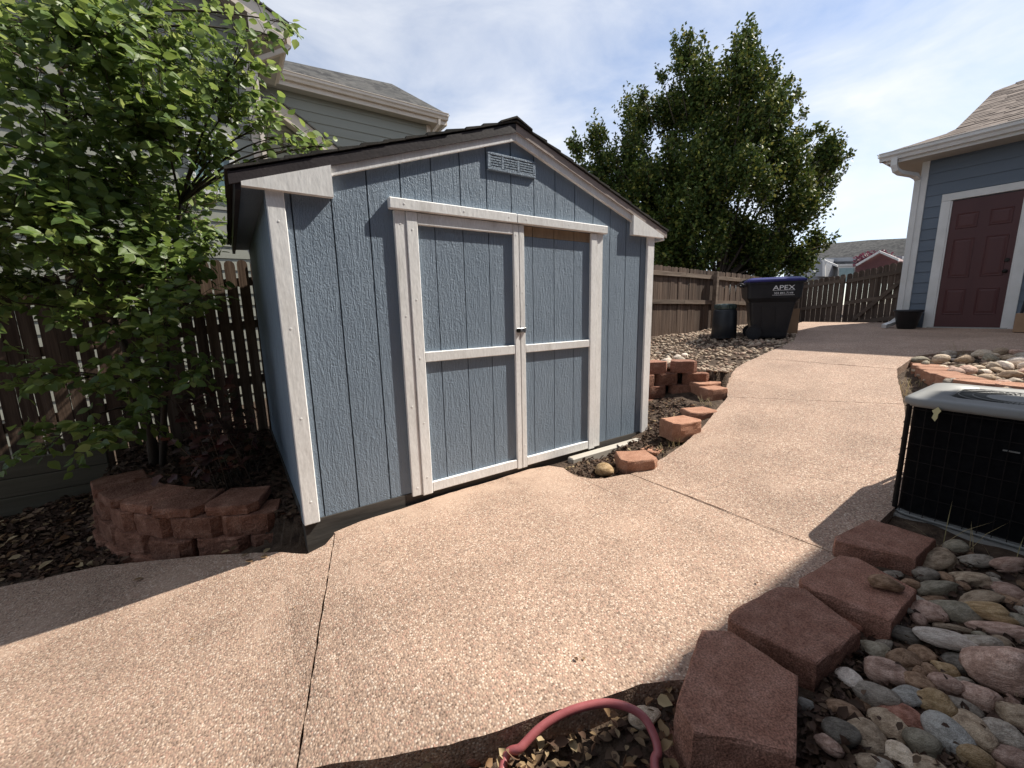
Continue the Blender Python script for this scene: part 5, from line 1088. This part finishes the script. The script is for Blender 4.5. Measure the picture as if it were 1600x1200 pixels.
# ---- big tree behind the fence
DT = 13.; tb = CAM+DT*ray(1120, 440); tb[2] = .2
bt = thing('maple_tree', tuple(tb), 'large dense olive green tree rising behind the back fence', 'tree')
LB = [(1060, 405, 38), (1150, 405, 38), (1005, 398, 36), (1200, 408, 28), (1085, 140, 48), (1080, 85, 22), (1076, 58, 8), (1160, 120, 42), (1163, 75, 20), (1166, 52, 7), (1140, 170, 40), (1045, 175, 44), (1000, 195, 34), (1100, 225, 75), (1180, 190, 50), (1212, 155, 20), (1232, 128, 9), (1245, 150, 10), (985, 255, 48), (928, 225, 18), (932, 205, 7), (903, 240, 13), (890, 228, 5), (1020, 300, 75), (1110, 310, 85),
      (1200, 280, 52), (1225, 240, 30), (1243, 215, 14), (1282, 205, 9), (1283, 235, 24), (1310, 248, 15), (1328, 240, 6), (1275, 280, 34), (1245, 325, 42), (1065, 375, 65), (1150, 375, 62), (1215, 385, 36), (1240, 395, 18), (1268, 385, 16), (1290, 380, 8), (1105, 95, 10), (1130, 105, 10), (1185, 80, 7), (1190, 105, 12), (1205, 118, 9), (1060, 105, 9), (1035, 120, 10), (1005, 150, 10), (985, 180, 9), (1220, 190, 10), (1255, 180, 7), (1262, 215, 9), (1300, 225, 9), (1100, 125, 14), (955, 245, 12), (915, 262, 10), (1305, 374, 5), (955, 310, 42), (990, 360, 55), (1250, 400, 24), (940, 270, 22)]
trk = MB(); fk = tb+np.array([0, 0, 1.6]); trk.tube(bez(tb-np.array([0, 0, .3]), tb+np.array([.05, 0, .8]), fk, 6), [.22, .19, .17, .16, .15, .14], 12); trk.build('trunk', 'bark', bt, True)
Ps, As, Ns, Ss = [], [], [], []; tw_ = MB(); axis = np.array([tb[0], tb[1]])
for (cx, cy, r_) in LB:
    c = CAM+(DT+rng.uniform(-1.3, 1.1)*(1 if r_ > 30 else .5))*ray(cx, cy); rad = r_*DT/F
    if r_ > 15: lim = bez(fk, fk+(c-fk)*np.array([.6, .6, .35])+np.array([0, 0, .3]), c, 9); MB().tube(lim, list(np.linspace(.055, .012, 9)), 6).build('branch', 'bark', bt, True)
    else: MB().tube(bez(c+(fk-c)*.22, c+(fk-c)*.1+np.array([0, 0, -.05]), c, 5), list(np.linspace(.014, .005, 5)), 5).build('branch', 'bark', bt, True)
    ncl = max(1, int(r_*r_/150)) if r_ > 12 else 1; cls = [unit(rng.normal(0, 1, 3))*rad*rng.uniform(.35, .85) if r_ > 12 else np.zeros(3) for _ in range(ncl)]
    ntw = max(4, int(r_*r_/4.0)) if r_ <= 30 else int(r_*r_/5.6)
    for it in range(ntw):
        cl = cls[it % ncl]; o = cl+rng.normal(0, 1, 3)*min(.17, rad*.4)*np.array([1, 1, 1.35]) if it % 6 else unit(rng.normal(0, 1, 3))*rad*rng.uniform(0, .7); st = c+o; hor = np.array([st[0]-axis[0], st[1]-axis[1], 0])*.16
        d = unit(hor+np.array([0, 0, .95])+cl/(rad+.01)*.4+rng.normal(0, .26, 3)); ln = rng.uniform(.30, .66)*(1 if r_ > 12 else .5); st = st-d*ln*.55
        if st[2] < .9: continue
        if rng.random() < .25: tw_.tube([st, st+d*ln*.5, st+d*ln], [.006, .005, .003], 3, False)
        nl = int(ln/.040)+1
        for k in range(nl):
            t = (k+.5)/nl; p = st+d*ln*t+rng.normal(0, .045*(1.15-t), 3); a_ = unit(rng.normal(0, .8, 3)+d*.5+np.array([0, 0, -.1])); Ps.append(p); As.append(a_); Ns.append(unit(np.array([.15, -.2, .5])+rng.normal(0, .75, 3))); Ss.append(rng.uniform(.075, .135))
tw_.build('twigs', 'twig', bt, kind='stuff'); print('maple leaves', len(Ps))
Ps, As, Ns, Ss = map(np.array, (Ps, As, Ns, Ss)); leaf_object('crown', 'small', Ps, As, Ns, Ss, 'leafB', bt, kind='stuff')

# ---- plum coloured tree in front of the far house
pb = CAM+27*ray(1366, 470); pb[2] = -.2
pt_ = thing('plum_tree', tuple(pb), 'small plum red leaved tree beyond the gate', 'tree')
MB().tube([pb, pb+np.array([0, 0, 2.0]), pb+np.array([.1, .1, 3.6])], [.12, .09, .04], 8).build('trunk', 'bark', pt_, True)
n = 1500; cc = CAM+27*ray(1366, 407); o = unit(rng.normal(0, 1, (n, 3)))*rng.uniform(0, 1, (n, 1))**.5*np.array([1.1, 1.1, .62]); leaf_object('crown', 'small', cc+o, rng.normal(0, 1, (n, 3)), rng.normal(0, 1, (n, 3)), rng.uniform(.10, .2, n), 'leafP', pt_, kind='stuff')
tw_ = MB()
for _ in range(30): q = cc+unit(rng.normal(0, 1, 3))*np.array([.5, .5, .3]); tw_.tube([cc+np.array([0, 0, -.5]), q, q+unit(rng.normal(0, .5, 3)+np.array([0, 0, .6]))*.5], [.03, .015, .006], 4, False)
tw_.build('branches', 'bark', pt_)

# ================================================================== LITTER
def litter(name, poly, n, s0, s1, m, label, shape='curl', zf=None, lift=.004, flat=.45, cat='leaf litter', layers=.012):
    x0, x1 = min(p[0] for p in poly), max(p[0] for p in poly); y0, y1 = min(p[1] for p in poly), max(p[1] for p in poly); P = []
    while len(P) < n:
        x, y = random.uniform(x0, x1), random.uniform(y0, y1)
        if inside(x, y, poly): P.append((x, y, (zf or G)(x, y)+lift+random.random()*layers))
    P = np.array(P); A = rng.normal(0, 1, (n, 3))*np.array([1, 1, .25]); Nn = np.array([0, 0, 1.])+rng.normal(0, flat, (n, 3))
    return leaf_object(name, shape, P, A, Nn, rng.uniform(s0, s1, n), m, None, label=label, cat=cat, kind='stuff')
litter('leaf_litter', [(-3.4, 2.33), (-2.3, 1.62)]+P2([(0, 912), (160, 881), (260, 868)])+[(-.72, .62), (-1.02, .95), (-1.22, 1.36), (-1.34, 1.8), (-1.3, 2.33)], 4200, .02, .055, 'mulch', 'dark fallen leaves and mulch below the timber wall')
litter('leaf_litter', treebed, 2600, .02, .06, 'mulch', 'dark leaf mulch filling the tree bed behind the curved wall')
fbed = [(-.6, -1.6), (-.33, -1.28), (0, -1.50)]+[(x, y-.03) for x, y in front_edge[2:]]+[(1.02, -1.98), (.72, -1.98), (.62, -2.3), (-.6, -2.3)]
litter('leaf_litter', fbed, 1300, .02, .05, 'mulch', 'dark old leaf mulch under the garden hose')
litter('leaf_litter', bedp+[(1.0, -2.3)], 1700, .018, .045, 'mulch', 'dark leaf mulch between the river stones')
litter('leaf_litter', [(.85, -2.24), (1.12, -2.12), (1.30, -2.16), (1.5, -2.2), (1.5, -2.36), (1.0, -2.5)], 700, .018, .05, 'mulch', 'dark crumbled leaves behind the large raised block')
litter('leaf_litter', bedp, 45, .012, .03, 'mulch', 'crumbs of dead leaf lying over the river stones', lift=.055, layers=.02)
pocket = [(1.80, -.12), (1.80, -.32), (1.90, -.46), (2.1, -.5), (2.5, -.50), (2.9, -.45), (3.3, -.3), (3.9, .0), (4.0, .40), (3.1, .42), (3.06, -.05)]
litter('leaf_litter', pocket, 1500, .015, .045, 'mulch', 'brown mulch in the pocket between shed and walkway', cat='mulch')
litter('dry_leaf_litter', pocket, 160, .02, .05, 'dryleaf', 'pale dry leaves scattered in the pocket by the shed corner')
litter('dry_leaf_litter', [(3.06, .65), (4.2, .6), (4.6, .45), (5.6, .8), (7.8, 1.0), (8.0, 1.7), (6, 2.4), (3.1, 2.5)], 900, .02, .05, 'mulch', 'brown leaf scraps among the gravel', zf=zgravel, lift=.03)
litter('dry_leaf_litter', [(-2.2, 2.2), (-1.7, 1.2), (-1.05, .92), (-1.25, 1.6), (-1.35, 2.2)], 110, .03, .08, 'dryleaf', 'pale dry leaves on the dark mulch below the timber wall', lift=.02)
litter('dry_leaf_litter', fbed, 1100, .018, .045, 'dryleaf', 'pale dry leaves heaped in the corner around the hose', lift=.015, flat=.7, layers=.03)
lv = MB(); lv.v = [tuple(q) for q in LEAF['curl'][0]]; lv.f = [(0, 6, 1), (6, 2, 1), (6, 3, 2), (0, 5, 6), (5, 4, 6), (4, 3, 6)]; lv = lv.mesh('leaf', 'dryleaf', True, False)
k = 0
while k < 150:
    x, y = random.uniform(-.2, 1.05), random.uniform(-2.1, -1.3)
    if not inside(x, y, fbed): continue
    add('fallen_leaf', lv, None, (x, y, G(x, y)+.02+random.random()*.035), (random.uniform(-.7, .7), random.uniform(-.7, .7), random.uniform(0, 6.28)), (random.uniform(.028, .06),)*2+(random.uniform(.04, .09),), label='dry tan curled leaf lying around the garden hose', cat='leaf', group='dry leaves around the hose'); k += 1
for px, py in ((390, 868), (408, 872), (395, 880), (362, 862), (345, 866), (225, 905), (60, 905), (412, 866)):
    p = onpath(px, py); add('fallen_leaf', lv, None, (p[0], p[1], Pz(p[0])+.006), (0, 0, random.uniform(0, 6)), (.05, .05, .03), label='dry leaf fallen on the walkway by the curved block wall', cat='leaf', group='leaves on the walkway edge')
for px, py, s in ((1182, 911, .020), (897, 1030, .022), (910, 1033, .015), (303, 1000, .018), (459, 952, .014), (700, 800, .012)):
    p = onpath(px, py); add('bark_chip', lv, None, (p[0], p[1], Pz(p[0])+.003), (0, 0, random.uniform(0, 6)), (s, s, s), label='small dark chip of bark lying on the open walkway', cat='debris', group='bits on the walkway').data = lv
ylp = onX(1466, 636, ax0-.012); yl = MB(); yl.v = [tuple(q) for q in LEAF['lobed'][0]]; yl.f = [tuple(q) for q in LEAF['lobed'][1]]
o = add('fallen_leaf', yl.mesh('leaf', 'yleaf', True), None, tuple(ylp), None, (.055, .075, .05), label='pale yellow leaf caught on the air conditioner cage', cat='leaf'); o.rotation_euler = (R(-70), R(10), R(60))
def tuft(x, y, n, h, label, group='dry grass tufts', m='straw', spread=.05):
    z = max(G(x, y), -9); b = MB()
    for _ in range(n):
        p = np.array([x+random.gauss(0, spread*.4), y+random.gauss(0, spread*.4), z-.005]); d = np.array([random.gauss(0, .5), random.gauss(0, .5), 1.]); d = d/np.linalg.norm(d); L_ = h*random.uniform(.5, 1.1); s = np.array([-d[1], d[0], 0])*1.; s = s/(np.linalg.norm(s)+1e-6)*.0016; q = p+d*L_*.6; e = p+d*L_+np.array([d[0], d[1], 0])*L_*.35
        i = len(b.v); b.v += [tuple(p-s), tuple(p+s), tuple(q+s*.8), tuple(q-s*.8), tuple(e)]; b.f += [(i, i+1, i+2, i+3), (i+3, i+2, i+4)]
    add('grass_tuft', b.mesh('grass', m, False, False), None, label=label, cat='grass', group=group)
for px, py, h in ((1072, 688, .13), (1060, 692, .12), (1045, 702, .09), (1085, 680, .09)): p = onpath(px, py); tuft(p[0]-.02, p[1]+.06, 14, h, 'dry straw grass tuft at the foot of the sunlit corner block')
for px, py, h in ((1108, 626, .12), (1118, 628, .10)): p = onpath(px, py); tuft(p[0]-.03, p[1]+.06, 12, h, 'dry straw grass tuft below the step block')
for px, py in ((1402, 606), (1408, 590), (1412, 615), (1400, 598)): p = onpath(px, py); tuft(p[0]+.03, p[1]-.05, 26, .12, 'dry weeds at the foot of the raised bed wall', spread=.12)
for px, py in ((1475, 850), (1530, 862), (1575, 880)): p = onZ(px, py, -.02); tuft(p[0], p[1], 4, .22, 'few long dry grass stems beside the air conditioner base', spread=.1)
for px, py in ((1470, 548), (1500, 546)): p = onpath(px, py); tuft(p[0], p[1]-.12, 8, .25, 'thin dry weeds behind the raised rock bed', spread=.15)
for o in bpy.data.objects:
    if '_w' in o: del o['_w']
